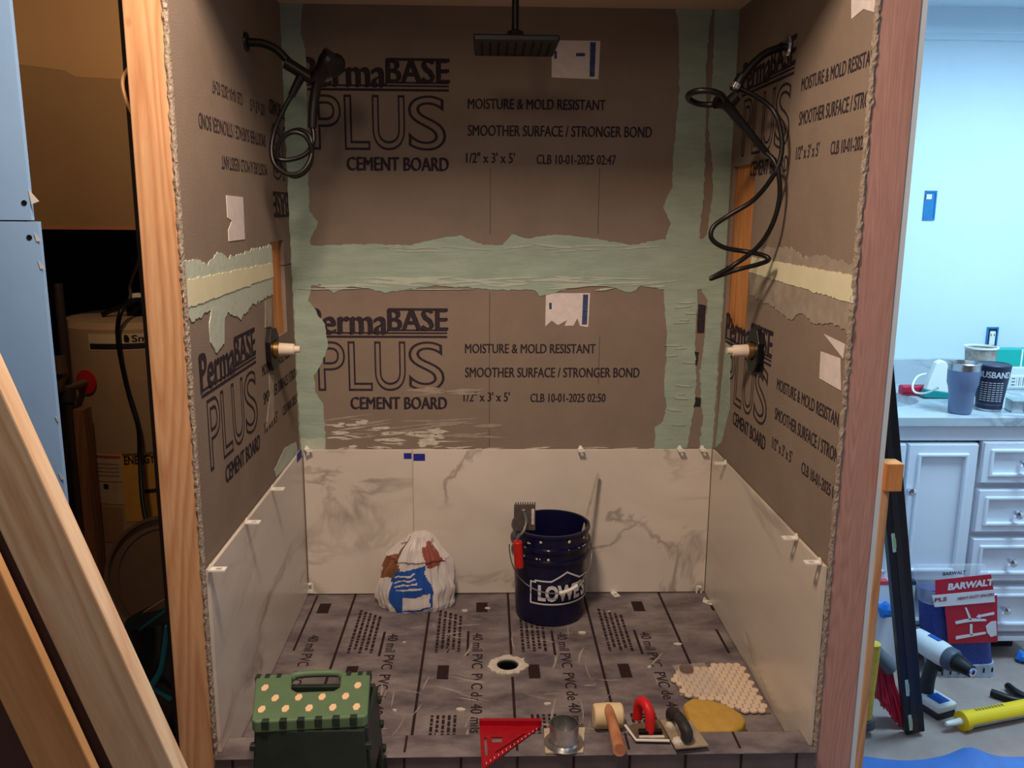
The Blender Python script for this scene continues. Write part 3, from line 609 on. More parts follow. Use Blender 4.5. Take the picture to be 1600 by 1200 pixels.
# ---- blue tape
tp = thing('painter_tape', 'dark blue tape bridging the joint of the two back tiles', 'tape', on(648, 713, 'y', -.0145))
for a, b, c, d in ((631, 643, 708, 717), (646, 664, 709, 720)):
    p = on(a, d, 'y', -.0145); q = on(b, c, 'y', -.0145); MB().box((p.x, -.0148, p.z), (q.x, -.0138, q.z)).build('tape_strip', m_bluetape, tp)
p = on(457, 713, 'x', -IX); tag(MB().box((-IX-.0005, -.10, ZT-.022), (-IX+.0008, -.03, ZT+.008)).build('painter_tape', m_bluetape), 'dark blue tape on the left wall tile by the corner', 'tape')
# ---- bucket with notched trowel and stirring rod
BC = V((.143, -.158, 0)); RB = lambda z: .119+.012*z/.33
bk = thing('plastic_bucket', 'dark blue plastic bucket with white store logo on the pan floor', 'bucket', BC)
m_bk = mat('navy_bucket_plastic', (14, 15, 54), .32, spec=.5)
MB().lathe([(0, .002), (.115, .002), (.119, .006), (.127, .225), (.136, .228), (.136, .238), (.129, .241), (.130, .268), (.139, .271), (.139, .281), (.131, .284), (.132, .318), (.137, .322), (.135, .331), (.128, .331), (.126, .32), (.116, .02), (0, .02)], BC, 48).build('bucket_body', m_bk, bk, smooth=.5)
fz = lambda py: on(857, py, 'y', -.28).z
wf_ = wrapmap(BC, .1268); m_lw = mat('white_logo_print', (216, 216, 222), .5)
mb = MB()
def strip(pts, wd, fn, mb):
    for (a, b), (c, d) in zip(pts, pts[1:]):
        n = max(1, int(math.hypot(c-a, d-b)/.008)); L_ = math.hypot(c-a, d-b); nx, ny = -(d-b)/L_*wd/2, (c-a)/L_*wd/2
        ex, ey = (c-a)/L_*wd/2, (d-b)/L_*wd/2
        for i in range(n):
            s0, s1 = i/n, (i+1)/n; x0, y0, x1, y1 = a+(c-a)*s0, b+(d-b)*s0, a+(c-a)*s1, b+(d-b)*s1
            if i == 0: x0 -= ex; y0 -= ey
            if i == n-1: x1 += ex; y1 += ey
            mb.add([fn(x0-nx, y0-ny), fn(x1-nx, y1-ny), fn(x1+nx, y1+ny), fn(x0+nx, y0+ny)], [(0, 1, 2, 3)])
zl0, zl1 = fz(944), fz(911)
strip([(-.077, zl0), (-.077, zl1), (-.060, zl1), (-.060, zl1+.006), (-.005, zl1+.006), (.050, zl1+.036), (.105, zl1+.006), (.155, zl1+.006), (.155, zl1), (.172, zl1), (.172, zl0), (-.077, zl0)], .0055, wf_, mb)
mb.build('logo_outline', m_lw, bk)
mb = MB(); vs, fs = textmesh("LOWE'S", 0, .045); z0, z1 = zl0+.010, zl1-.006
mb.add([wf_(-.050+.190*a, z0+(z1-z0)*b, .0003) for a, b in vs], fs); mb.build('logo_lettering', m_lw, bk)
bail = [V((BC.x+.143*math.sin(a), BC.y-.143*math.cos(a), .25-.115*max(0, math.cos(a))**.8)) for a in [math.radians(x) for x in range(-92, 93, 8)]]
bl = MB().tube(bail, .0022, 8, 2).build('bail_wire', m_steel, bk, smooth=SM)
g = [V((BC.x+.145*math.sin(a), BC.y-.145*math.cos(a), .25-.115*max(0, math.cos(a))**.8)) for a in [math.radians(x) for x in (8, 15, 22, 29, 35)]]
MB().tube(g, .0065, 10, 3).build('bail_grip', m_whitepl, bl, smooth=SM)
sp = MB(); rnd = random.Random(2)
for i in range(16):
    a = rnd.uniform(-1.2, 1.2); z = rnd.choice((.30, .31, .28, .25)); r = rnd.uniform(.002, .006)
    c = wrapmap(BC, .137)(a*.13, z); sp.lathe([(0, -.001), (r, 0), (r*.6, .0015), (0, .002)], c, 7, axis=(math.sin(a), -math.cos(a), 0))
tag(sp.build('thinset_splatter', m_white, bk), kind='stuff')
# notched trowel
YT = -.285
nt = thing('notched_trowel', 'notched steel trowel with red handle hooked over the bucket rim', 'trowel', on(815, 830, 'y', YT))
a = on(803, 830, 'y', YT); b = on(837, 786, 'y', YT); n = 9; P_ = [(a.x, a.z), (b.x, a.z), (b.x, b.z-.008)]
for i in range(n):
    x1 = b.x-(b.x-a.x)*(i+.5)/n; x2 = b.x-(b.x-a.x)*(i+1)/n; P_ += [(x1+(b.x-a.x)/n*.5-.0001, b.z), (x1, b.z), (x1, b.z-.008), (x2, b.z-.008)]
P_ = P_[:-1]+[(a.x, b.z-.008)]
MB().prism(P_, (0, YT+.008, 0), (1, 0, 0), (0, 1*0, 1), (0, .0015, 0)).build('blade', mat('grey_trowel_steel', (120, 112, 108), .4, .7, var=.2, vs=40), nt)
MB().tube([on(819, 800, 'y', YT), on(822, 815, 'y', YT-.008), on(818, 830, 'y', YT-.02), on(810, 838, 'y', YT-.022), on(809, 846, 'y', YT-.02)], .005, 10, 4).build('tang', m_steel, nt, smooth=SM)
MB().tube([on(809, 845, 'y', YT-.02), on(809, 850, 'y', YT-.02), on(810, 866, 'y', YT-.02), on(811, 882, 'y', YT-.02), on(811, 886, 'y', YT-.02)], lambda t: .0155 if .1 < t < .95 else .012, 14, 3).build('handle', mat('red_plastic_handle', (196, 34, 30), .4), nt, smooth=SM)
q = on(833, 820, 'y', YT+.006); MB().box((q.x-.006, YT+.004, q.z), (q.x+.004, YT+.009, q.z+.055)).build('dried_thinset', m_white, nt, bevel=.003)
p0 = on(935, 740, 'y', -.04); p1 = V((.20, -.135, .03)); d = on(909, 836, 'y', -.135)
tag(MB().beam(p0, d+(d-p0)*.75, (1, 0, 0), .008, .014).build('stirring_stick', mat('grey_dirty_stick', (166, 156, 140), .6, var=.2, vs=30)), 'thin grey stirring stick standing in the blue bucket', 'stick')
# ---- thinset bag
bg = thing('thinset_bag', 'crumpled white and blue bag of thinset against the back tile', 'bag', (-.332, -.1, 0))
mb = MB(); NA, NH = 180, 90; cx, cy_ = -.332, -.096
prof = [(0, .128), (.02, .138), (.08, .136), (.14, .126), (.19, .110), (.225, .082), (.25, .055), (.27, .040), (.29, .03)]
def pr_(z):
    for (z0, r0), (z1, r1) in zip(prof, prof[1:]):
        if z <= z1: return r0+(r1-r0)*(z-z0)/(z1-z0)
    return .01
Pv = []
for j in range(NH+1):
    z = .268*j/NH; r = pr_(z)
    for i in range(NA):
        a = 2*math.pi*i/NA; k = noise.noise(V((math.cos(a)*3, math.sin(a)*3, z*16)))*.13-.10*abs(noise.noise(V((math.cos(a)*5+z*9, math.sin(a)*5, 7))))*(.3+1.6*j/NH)+noise.noise(V((math.cos(a)*9, math.sin(a)*9, z*10+4)))*.05*(1+3*j/NH)
        rr = r*(1+k); y = cy_+rr*.56*math.sin(a)*(1 if j < NH*.7 else 1.1); 
        Pv.append((cx+rr*math.cos(a)+.018*(z/.27)*1.0, min(y, -.0155), max(.001, z+.012*noise.noise(V((a*2, z*20, 2)))*(j/NH))))
Fv = []; Mi = []
for j in range(NH):
    for i in range(NA):
        Fv.append((j*NA+i, j*NA+(i+1) % NA, (j+1)*NA+(i+1) % NA, (j+1)*NA+i)); a = ((i+.5)/NA*360); h = (j+.5)/NH
        # print on the bag front (angle 270 faces the camera)
        s = (a-270)/60; sk = s+.5*(h-.4)+.12*noise.noise(V((a*.05, h*5, 3))); h = h-.10*s+.04*noise.noise(V((a*.06, h*6, 9))); m_ = 0
        if -.72 < sk < .34 and .04 < h < .62: m_ = 1
        if m_ == 1 and -.45 < sk < .25 and .07 < h < .24: m_ = 0
        if m_ == 1 and .32 < h < .56 and int(h*90) % 6 < 2 and -.6 < sk < .1: m_ = 0
        if .38 < sk < 1.1 and .58 < h < .85: m_ = 2
        if -1.2 < sk < -.5 and .55 < h < .85: m_ = 2 if (i//6) % 2 else 3
        if h > .62 and -.6 < sk < -.4: m_ = 3
        Mi.append(m_)
for f, m_ in zip(Fv, Mi): mb.f.append(list(f)); mb.mi.append(m_)
mb.v = [V(p) for p in Pv]
mb.f.append(list(range(NA))[::-1]); mb.mi.append(0); mb.f.append(list(range(NH*NA, (NH+1)*NA))); mb.mi.append(0)
m_bag = mat('white_poly_bag', (216, 210, 208), .4, bump=.5, bs=25)
mb.build('bag_body', [m_bag, mat('blue_bag_print', (36, 84, 170), .4), mat('dull_red_bag_print', (150, 84, 74), .5), mat('brown_bag_print', (120, 86, 56), .5)], bg, smooth=1.0)
rnd = random.Random(11); tw = MB()
for i in range(9):
    a = rnd.uniform(0, 6.28); q = V((cx+.01+.05*math.cos(a), cy_-.02+.025*math.sin(a), .225+rnd.uniform(-.02, .02))); s = .024
    tw.add([q+V((rnd.uniform(-s, s), rnd.uniform(-s, s)*.6, rnd.uniform(-s, s))) for _ in range(6)], [(0, 1, 2), (0, 2, 3), (0, 3, 4), (0, 4, 1), (5, 2, 1), (5, 3, 2), (5, 4, 3), (5, 1, 4)])
tw.build('crumpled_neck', m_bag, bg)
# ================================================================== things on the curb and at the front of the pan
# ---- step stool
ZTOP = .30
def sp_(q, z=ZTOP): return on(q[0], q[1], 'z', z)
c = sp_((487, 1088)); st = thing('step_stool', 'green folding step stool with cream grip dots before the curb', 'step stool', (c.x, c.y, FL))
m_g = mat('green_stool_plastic', (96, 124, 92), .5, var=.06, vs=30); m_gd = mat('dark_green_stool_plastic', (38, 50, 44), .45, var=.15, vs=20)
m_dot = mat('cream_rubber_dot', (246, 206, 164), .6)
FLc, FRc, BRc, BLc = sp_((393, 1128)), sp_((574, 1119)), sp_((579, 1049)), sp_((400, 1054))
def bil(u, v): 
    p = FLc*(1-u)*(1-v)+FRc*u*(1-v)+BRc*u*v+BLc*(1-u)*v; return (p.x, p.y)
outl = [bil(.03, 0), bil(.97, 0), bil(1, .05), bil(1, .95), bil(.98, 1), bil(.74, 1), bil(.74, .66), bil(.69, .58), bil(.37, .58), bil(.315, .66), bil(.315, 1), bil(.02, 1), bil(0, .95), bil(0, .05)]
MB().prism(outl, (0, 0, ZTOP-.028), (1, 0, 0), (0, 1, 0), (0, 0, .028)).build('step_top', m_g, st, bevel=.004)
hl, hr_ = bil(.315, .98), bil(.74, .98)
MB().tube([V((hl[0]-.004, hl[1]-.004, ZTOP-.012)), V((hl[0]+.012, hl[1]+.016, ZTOP-.010)), V((hr_[0]-.012, hr_[1]+.016, ZTOP-.010)), V((hr_[0]+.004, hr_[1]-.004, ZTOP-.012))], .009, 10, 5).build('carry_handle', m_g, st, smooth=SM)
DOT = [(409, 1109), (446, 1108), (483, 1107), (520, 1106), (557, 1105), (430, 1091.5), (466.7, 1090.3), (503.3, 1089.5), (540, 1088.5), (414, 1075.3), (559, 1071.5)]
c0 = sp_(DOT[2]); dm = MB().prism([(.0085*math.cos(a), .0148*math.sin(a)) for a in [math.pi*k/3 for k in range(6)]], (0, 0, 0), (1, 0, 0), (0, 1, 0), (0, 0, .0022)).build('grip_dot', m_dot, data=True, local=True)
for q in DOT:
    p = sp_(q); o = bpy.data.objects.new('grip_dot', dm); COL.objects.link(o); o.parent = st; o.location = p-V(st.location)-V((0, 0, .0004))
for i in range(6):
    p = bil(.12+.152*i, .03); MB().box((p[0]-.008, p[1]-.0095, ZTOP-.02), (p[0]+.008, p[1]+.005, ZTOP+.001)).build('hinge_slot', m_gd, st, bevel=.002)
for u in (.02, .10, .20, .81, .91, .985):
    p = bil(u, .95); MB().box((p[0]-.006, p[1]-.008, ZTOP-.02), (p[0]+.006, p[1]+.011, ZTOP+.0015)).build('hinge_slot', m_gd, st, bevel=.002)
def leg_panel(tl, tr, bl_, br, thick, name, arch=True):
    tl, tr, bl_, br = V(tl), V(tr), V(bl_), V(br); u = ((tr-tl)+(br-bl_)).normalized(); dn = ((bl_+br)/2-(tl+tr)/2); L_ = dn.length; v = dn.normalized()
    nrm = u.cross(v).normalized(); o = (tl+tr)/2; wt = (tr-tl).length/2; wb_ = (br-bl_).length/2
    if arch: poly = [(-wt, 0), (wt, 0), (wb_, L_), (wb_*.74, L_), (wb_*.62, L_*.42), (wb_*.5, L_*.34), (-wb_*.5, L_*.34), (-wb_*.62, L_*.42), (-wb_*.74, L_), (-wb_, L_)]
    else: poly = [(-wt, 0), (wt, 0), (wb_, L_), (-wb_, L_)]
    return MB().prism(poly, o-nrm*thick/2, u, v, nrm*thick).build(name, m_gd, st, bevel=.002)
x0, x1 = FLc.x+.006, FRc.x-.006; yf, yb = min(FLc.y, FRc.y)+.012, max(BRc.y, BLc.y)-.012; zt2 = ZTOP-.028
leg_panel((x0, yf, zt2), (x1, yf, zt2), (x0-.022, yf-.045, FL), (x1+.022, yf-.045, FL), .014, 'front_leg_panel')
leg_panel((x0, yb, zt2), (x1, yb, zt2), (x0-.022, yb+.004, FL), (x1+.026, yb+.004, FL), .014, 'rear_leg_panel')
for sx, nm in ((0, 'side_leg_panel'), (1, 'side_leg_panel')):
    X = x0-.001 if sx == 0 else x1+.001; Xb = X+(-.022 if sx == 0 else .024)
    leg_panel((X, yf+.006, zt2), (X, yb-.006, zt2), (Xb, yf-.03, FL), (Xb, yb, FL), .01, nm)
    for k in range(6):
        t_ = (k+.6)/6; q = V((X, yf, zt2)).lerp(V((Xb, yf-.045, FL)), t_)
        MB().box((q.x-.012, q.y-.004, q.z-.007), (q.x+.012, q.y+.012, q.z+.007)).build('rib', m_gd, st, bevel=.002)
        q = V((X, yb, zt2)).lerp(V((Xb, yb+.004, FL)), t_); MB().box((q.x-.011, q.y-.010, q.z-.007), (q.x+.011, q.y+.008, q.z+.007)).build('rib', m_gd, st, bevel=.002)
# ---- red rafter square lying on the curb
ZQ = CZ+.0022
m_red = mat('red_anodised_aluminium', (178, 22, 40), .35, .3, var=.1, vs=50)
A, B_, C_ = on(749, 1134, 'z', ZQ), on(846, 1134, 'z', ZQ), on(753, 1203, 'z', ZQ)
sq = thing('rafter_square', 'red triangular rafter square lying across the curb', 'square', (A.x, A.y, ZQ))
def tri(u, v): p = A+(B_-A)*u+(C_-A)*v; return (p.x, p.y)
MB().prism([tri(0, 0), tri(1, 0), tri(.99, .04), tri(.03, 1), tri(0, 1)], (0, 0, ZQ), (1, 0, 0), (0, 1, 0), (0, 0, .004),
    [[tri(.06, .32), tri(.10, .32), tri(.10, .72), tri(.06, .72)], [tri(.18, .30), tri(.34, .30), tri(.34, .42), tri(.18, .42)], [tri(.70, .22), tri(.74, .22), tri(.24, .66), tri(.20, .66)], [tri(.46, .5), tri(.53, .42), tri(.56, .42), tri(.49, .5)]]).build('square_plate', m_red, sq)
MB().prism([tri(0, -.03), tri(1, -.03), tri(1, .035), tri(0, .035)], (0, 0, ZQ+.003), (1, 0, 0), (0, 1, 0), (0, 0, .016)).build('fence', m_red, sq, bevel=.001)
mk = MB()
for i in range(14):
    t_ = (i+1)/15.5; p0 = tri(t_-.0+.005, .97-t_*.93); p1 = tri(t_-.03, .97-t_*.93-.03); mk.box((p0[0]-.0006, p0[1], ZQ+.0038), (p0[0]+.0006, p0[1]+.007, ZQ+.0044))
mk.build('scale_marks', m_whitepl, sq)
# ---- steel drain collar on its square flange
ZK = CZ+.002; q0 = on(881, 1160, 'z', ZK+.004)
dc = thing('drain_collar', 'steel drain collar on a square flange on the curb', 'drain collar', (q0.x, q0.y, ZK))
fq = [on(*q, 'z', ZK+.002) for q in ((852, 1177), (911, 1176), (914, 1137), (850, 1139))]
MB().prism([(p.x, p.y) for p in fq], (0, 0, ZK), (1, 0, 0), (0, 1, 0), (0, 0, .004)).build('square_flange', mat('flange_with_paper', (196, 182, 158), .6, var=.15, vs=30), dc)
MB().lathe([(.050, .004), (.050, .006), (.040, .008), (.0365, .012), (.0365, .058), (.0345, .058), (.0345, .006)], (q0.x, q0.y, ZK), 32).build('collar_tube', m_steel, dc, smooth=.6)
# ---- mallet: head on the pan, handle over the curb
hc = on(950, 1118, 'z', .035); ml = thing('rubber_mallet', 'cream rubber mallet with wooden handle resting over the curb', 'mallet', (hc.x, hc.y, 0))
MB().lathe([(0, -.040), (.029, -.040), (.033, -.036), (.0345, 0), (.033, .036), (.029, .040), (0, .040)], (hc.x, hc.y, .0345), 28, axis=(1, .03, 0)).build('mallet_head', mat('cream_rubber', (236, 212, 168), .55), ml, smooth=.6)
he = on(968, 1172, 'z', .095)
MB().tube([hc+V((0, 0, .022)), hc.lerp(he, .3)+V((0, 0, .018)), hc.lerp(he, .65)+V((0, 0, .008)), he], lambda t: .0125+.004*t, 14, 4).build('mallet_handle', wood('mallet_handle_wood', (214, 152, 112), (190, 120, 84), 'y', 14), ml, smooth=.6)
# ---- margin float with red bow handle
def arch_handle(mb, a, b, h, w_, th):
    a, b = V(a), V(b); n = 12; pts = []
    for i in range(n+1): 
        t_ = math.pi*i/n; pts.append(a.lerp(b, .5-.5*math.cos(t_))+V((0, 0, h*math.sin(t_)**.55)))
    return mb.tube(pts, th, 10, 2)
fp = [on(*q, 'z', CZ+.012) for q in ((977, 1133), (994, 1156), (1046, 1157), (1034, 1122))]
ft = thing('notched_float', 'white-edged steel float with red bow handle on the curb', 'trowel', (sum((p.x for p in fp))/4, sum((p.y for p in fp))/4, CZ))
MB().prism([(p.x, p.y) for p in fp], (0, 0, CZ+.006), (1, 0, 0), (0, 1, 0), (0, 0, .004)).build('float_blade', mat('dirty_float_steel', (128, 112, 96), .5, .5, var=.3, vs=30), ft)
rim = [V((p.x, p.y, CZ+.011)) for p in (fp[0], fp[1], fp[2])]; MB().tube(rim, .0035, 8, 0).build('bright_edge', m_whitepl, ft)
a_ = on(996, 1122, 'z', CZ+.012); b_ = on(1016, 1143, 'z', CZ+.012)
arch_handle(MB(), a_, b_, .062, .02, .0135).build('bow_handle', mat('red_bow_handle', (214, 30, 36), .45), ft, smooth=.8)
q = on(1016, 1146, 'z', CZ+.010); MB().box((q.x-.03, q.y-.006, CZ+.008), (q.x+.03, q.y+.008, CZ+.02)).build('handle_mount', m_blackpl, ft, bevel=.002)
q = on(1020, 1152, 'z', CZ+.010); MB().box((q.x-.035, q.y-.004, CZ+.008), (q.x+.03, q.y+.004, CZ+.014)).build('dried_thinset', m_white, ft, bevel=.002)
# ---- trowel with black handle
fp = [on(*q, 'z', CZ+.020) for q in ((1031, 1124), (1056, 1169), (1107, 1164), (1080, 1126))]
ft = thing('finishing_trowel', 'thinset-crusted steel trowel with black handle on the curb', 'trowel', (sum((p.x for p in fp))/4, sum((p.y for p in fp))/4, CZ))
MB().prism([(p.x, p.y) for p in fp], (0, 0, CZ+.016), (1, 0, 0), (0, 1, 0), (0, 0, .0035)).build('trowel_blade', mat('crusted_trowel_steel', (176, 160, 138), .55, .3, var=.2, vs=25), ft)
a_ = on(1050, 1112, 'z', CZ+.05); b_ = on(1073, 1142, 'z', CZ+.05)
MB().tube([a_+V((0, .004, -.02)), a_+V((0, 0, 0)), a_.lerp(b_, .5)+V((0, 0, .008)), b_, b_+V((0, -.004, -.02))], .0145, 12, 4).build('handle', mat('grimy_black_handle', (48, 44, 46), .6, var=.5, vs=60), ft, smooth=.7)
for q_, s_ in (((1048, 1133), .012), ((1060, 1158), .014)):
    q = on(*q_, 'z', CZ+.02); MB().lathe([(s_*1.2, 0), (s_, .006), (0, .009)], (q.x, q.y, CZ+.0185), 8).build('dried_thinset', m_white, ft)
MB().box((a_.lerp(b_, .5).x-.006, b_.y-.0, CZ+.017), (a_.lerp(b_, .5).x+.006, a_.y, CZ+.045)).build('handle_post', m_steel, ft)
# ---- sponge
ol = [on(*q, 'z', .062) for q in ((1067, 1097), (1081, 1088), (1115, 1092), (1140, 1101), (1160, 1113), (1167, 1123), (1160, 1134), (1145, 1141), (1093, 1141), (1080, 1128))]
sg = tag(MB().prism([(p.x, max(p.y, -.978)) for p in ol], (0, 0, .002), (1, 0, 0), (0, 1, 0), (0, 0, .058)).build('tile_sponge', mat('yellow_sponge', (196, 158, 74), .9, var=.08, vs=40, bump=.5, bs=160), bevel=.010, seg=3, smooth=1), 'large yellow tile sponge between curb and mosaic sheet', 'sponge')
# ---- sheet of hexagon mosaic
cr = [on(*q, 'z', .008) for q in ((1056, 1044), (1162, 1037), (1208, 1112), (1162, 1112), (1120, 1098), (1068, 1086), (1052, 1062))]
poly = [(p.x, p.y) for p in cr]
def inside(x, y, pl):
    c = False; n = len(pl)
    for i in range(n):
        x1, y1 = pl[i]; x2, y2 = pl[i-1]
        if (y1 > y) != (y2 > y) and x < (x2-x1)*(y-y1)/(y2-y1)+x1: c = not c
    return c
hm = thing('mosaic_sheet', 'sheet of cream hexagon mosaic tiles by the right wall', 'mosaic sheet', (cr[0].x, cr[0].y, 0))
MB().prism([(min(p[0], .722), p[1]) for p in poly], (0, 0, .0015), (1, 0, 0), (0, 1, 0), (0, 0, .004)).build('mesh_backing', mat('mosaic_mesh', (132, 112, 98), .9), hm)
s_ = .0235; hd = MB().cyl((0, 0, 0), (0, 0, .007), s_*.535, n=6).build('hexagon_tile', mat('cream_ceramic_hex', (226, 206, 184), .3, var=.04, vs=30), data=True, local=True, bevel=.0012, seg=1)
j = 0; y = -.53
rot6 = Matrix.Rotation(math.pi/6, 4, 'Z')
hd.transform(rot6) if abs(hd.vertices[0].co.x) > 0 else None
while y > -.82:
    x = .45+(s_/2 if j % 2 else 0)
    while x < .715:
        if inside(x, y, poly):
            o = bpy.data.objects.new('hexagon_tile', hd); COL.objects.link(o); o.parent = hm; o.location = V((x, y, .005))-V(hm.location)
        x += s_
    y -= s_*.866; j += 1
# loose clear film on the sheet
fm = MB(); n = 16; cc = [on(*q, 'z', .014) for q in ((1050, 1040), (1100, 1036), (1140, 1085), (1075, 1086))]
for jj in range(n+1):
    for i in range(n+1):
        u, v_ = i/n, jj/n; p = cc[0].lerp(cc[1], u).lerp(cc[3].lerp(cc[2], u), v_); fm.v.append(p+V((0, 0, .006*noise.noise(V((u*5, v_*5, 1)))+.002)))
for jj in range(n):
    for i in range(n): fm.f.append([jj*(n+1)+i, jj*(n+1)+i+1, (jj+1)*(n+1)+i+1, (jj+1)*(n+1)+i]); fm.mi.append(0)
m_film = mat('clear_plastic_film', (225, 215, 205), .12, alpha=.28, spec=.8)
fm.build('plastic_film', m_film, hm, smooth=1.2)
q = on(1072, 1046, 'z', .02); MB().lathe([(0, 0), (.018, .004), (.022, .012), (.012, .02), (0, .022)], (q.x, q.y, .012), 12).build('film_bunch', mat('smoky_plastic', (120, 96, 96), .15, alpha=.7, spec=.8), hm, smooth=.5)
# ================================================================== left side: closet and leaning lumber
# ---- leaning boards
def lean(name, pa, pb, y, wdt, thk, m, label, n=1):
    a = on(*pa, 'y', y); b = on(*pb, 'y', y); d = (a-b).normalized()
    e0 = b-d*((b.z-FL-.03)/d.z); e1 = b+d*2.0
    L_ = (e1-e0).length; ob = MB().box((-wdt/2, -thk/2, 0), (wdt/2, thk/2, L_)).build(name, m, bevel=.003)
    zax = d; yax = V((0, 1, 0)); xax = yax.cross(zax).normalized()
    ob.matrix_world = Matrix(((xax.x, yax.x, zax.x, e0.x), (xax.y, yax.y, zax.y, e0.y), (xax.z, yax.z, zax.z, e0.z), (0, 0, 0, 1)))
    return tag(ob, label, 'lumber')
lean('leaning_board', (0, 690), (236, 1200), -1.75, .089, .038, m_lum1, 'pale planed spruce board leaning near the blue drywall')
lean('leaning_board', (0, 978), (104, 1200), -1.71, .089, .019, m_lum2, 'tan scuffed board leaning behind the pale spruce board')
lean('shade_panel', (-60, 900), (60, 1200), -1.655, .36, .02, mat('dark_reddish_shade', (74, 50, 48), .8, var=.12, vs=8), 'added dark reddish-brown panel for the shade behind the boards')  # added dark panel: painted shade in the gap between the leaning boards
# ---- water heater
HC = V((on(218, 600, 'y', .38).x, .40, FL)); HR = .265; HT = on(160, 490, 'y', .38).z
wh = thing('water_heater', 'tan tank water heater with labels in the dark closet', 'water heater', HC)
m_tank = mat('tan_enamel_tank', (172, 140, 104), .45, var=.05, vs=8)
MB().lathe([(0, .0), (HR-.01, .0), (HR, .01), (HR, HT-FL-.03), (HR-.02, HT-FL-.008), (HR-.06, HT-FL), (0, HT-FL+.012)], HC, 56).build('tank', m_tank, wh, smooth=.5)
hw = wrapmap((HC.x, HC.y, 0), HR)
def cpatch(x0, x1, z0, z1, m, name, d=.0012, par=None):
    mb = MB(); n = 10
    for i in range(n):
        a, b = x0+(x1-x0)*i/n, x0+(x1-x0)*(i+1)/n
        mb.add([hw(a, z0, d), hw(b, z0, d), hw(b, z1, d), hw(a, z1, d), hw(a, z0, d-.003), hw(b, z0, d-.003), hw(b, z1, d-.003), hw(a, z1, d-.003)], [(0, 1, 2, 3), (0, 4, 5, 1), (3, 2, 6, 7), (0, 3, 7, 4), (1, 5, 6, 2)])
    return mb.build(name, m, par or wh, merge=True)
hz = lambda py: on(215, py, 'y', HC.y-HR+.02).z
hs_ = lambda px, py: math.asin(max(-1, min(1, (on(px, py, 'y', HC.y-HR*.8).x-HC.x)/HR)))*HR
m_lab = mat('cream_label', (206, 182, 148), .5); m_labk = mat('label_black', (34, 26, 24), .6); m_laby = mat('yellow_energy_label', (206, 150, 62), .6, var=.06, vs=30); m_labw = mat('aged_white_label', (186, 158, 128), .6, var=.06, vs=40)
x0 = hs_(147, 530); l1 = cpatch(x0, x0+.36, hz(547), hz(521), m_lab, 'brand_label')
cpatch(x0+.004, x0+.36, hz(545), hz(536), m_labk, 'label_stripe', .0018, l1)
mb = MB(); vs, fs = textmesh('Smith', 0, .02); z0, z1 = hz(534), hz(523); xa = hs_(213, 530)
mb.add([hw(xa+.10*a, z0+(z1-z0)*b, .0022) for a, b in vs], fs); mb.build('brand_lettering', m_labk, l1)
c_ = hw(hs_(205, 530), hz(528), 0); MB().lathe([(.011, 0), (.014, .0025), (.009, .003)], c_, 16, axis=(-.15, -1, 0)).build('brand_roundel', m_labk, l1)
l2 = cpatch(hs_(137, 720), hs_(200, 720), hz(750), hz(708), m_labw, 'warning_label')
cpatch(hs_(140, 720), hs_(198, 720), hz(714), hz(710), mat('label_red', (170, 60, 50), .6), 'label_stripe', .0018, l2)
for a_, b_ in ((722, 724), (728, 730), (734, 736), (740, 742)): cpatch(hs_(158, 720), hs_(195, 720), hz(b_), hz(a_), mat('faded_label_text', (140, 112, 90), .7), 'fine_print_row', .0018, l2)
for z_ in (717, 735): cpatch(hs_(143, 720), hs_(152, 720), hz(z_+9), hz(z_), m_labk, 'hazard_mark', .0018, l2)
l3 = cpatch(hs_(137, 770), hs_(203, 770), hz(785), hz(753), m_labw, 'warning_label'); cpatch(hs_(172, 770), hs_(180, 770), hz(762), hz(754), m_labk, 'hazard_mark', .0018, l3)
l4 = cpatch(hs_(142, 830), hs_(203, 830), hz(845), hz(790), mat('brown_paper_label', (160, 122, 84), .8, var=.12, vs=60), 'paper_label')
l5 = cpatch(hs_(202, 760), hs_(202, 760)+.2, hz(812), hz(706), m_laby, 'energy_label')
mb = MB(); vs, fs = textmesh('ENERGYGUIDE', 0, .03); xa = hs_(203, 715)
mb.add([hw(xa+.19*a, hz(724)+(hz(710)-hz(724))*b, .0022) for a, b in vs], fs); mb.build('label_lettering', m_labk, l5)
cpatch(hs_(232, 770), hs_(232, 770)+.05, hz(770), hz(764), m_labk, 'label_stripe', .0018, l5)
ap = cpatch(hs_(196, 650), hs_(196, 650)+.2, hz(706), hz(594), mat('tan_access_panel', (166, 134, 98), .5), 'access_panel', .008)
zr = on(132, 585, 'y', .3).z; a_ = hs_(142, 585)/HR; dv = V((math.sin(a_), -math.cos(a_), 0)); c_ = V((HC.x, HC.y, zr))+dv*HR
MB().lathe([(.018, 0), (.045, .0), (.045, .006), (.018, .01)], c_, 24, axis=dv).build('red_pipe_collar', mat('red_rubber_collar', (190, 36, 40), .5), wh, smooth=.6)
e1 = c_+dv*.09; e1 = V((e1.x-.02, e1.y, e1.z-.005)); e2 = on(93, 570, 'y', e1.y-.02)
MB().tube([c_, e1, on(100, 582, 'y', e1.y-.01), e2], .016, 12, 4).build('relief_pipe', mat('dull_copper', (120, 92, 72), .45, .6), wh, smooth=.7)
MB().cyl(e2+V((0, 0, -.03)), e2+V((0, 0, .03)), .022).build('pipe_elbow', mat('dull_copper', (0, 0, 0)), wh, smooth=.6)
vp = thing('copper_pipe', 'dark vertical water pipe left of the heater', 'pipe', (e2.x-.005, e2.y+.03, FL))
MB().cyl((e2.x, e2.y+.045, FL), (e2.x, e2.y+.045, e2.z+.28), .015).build('riser', mat('dark_iron', (62, 46, 40), .6, .3), vp, smooth=.6)
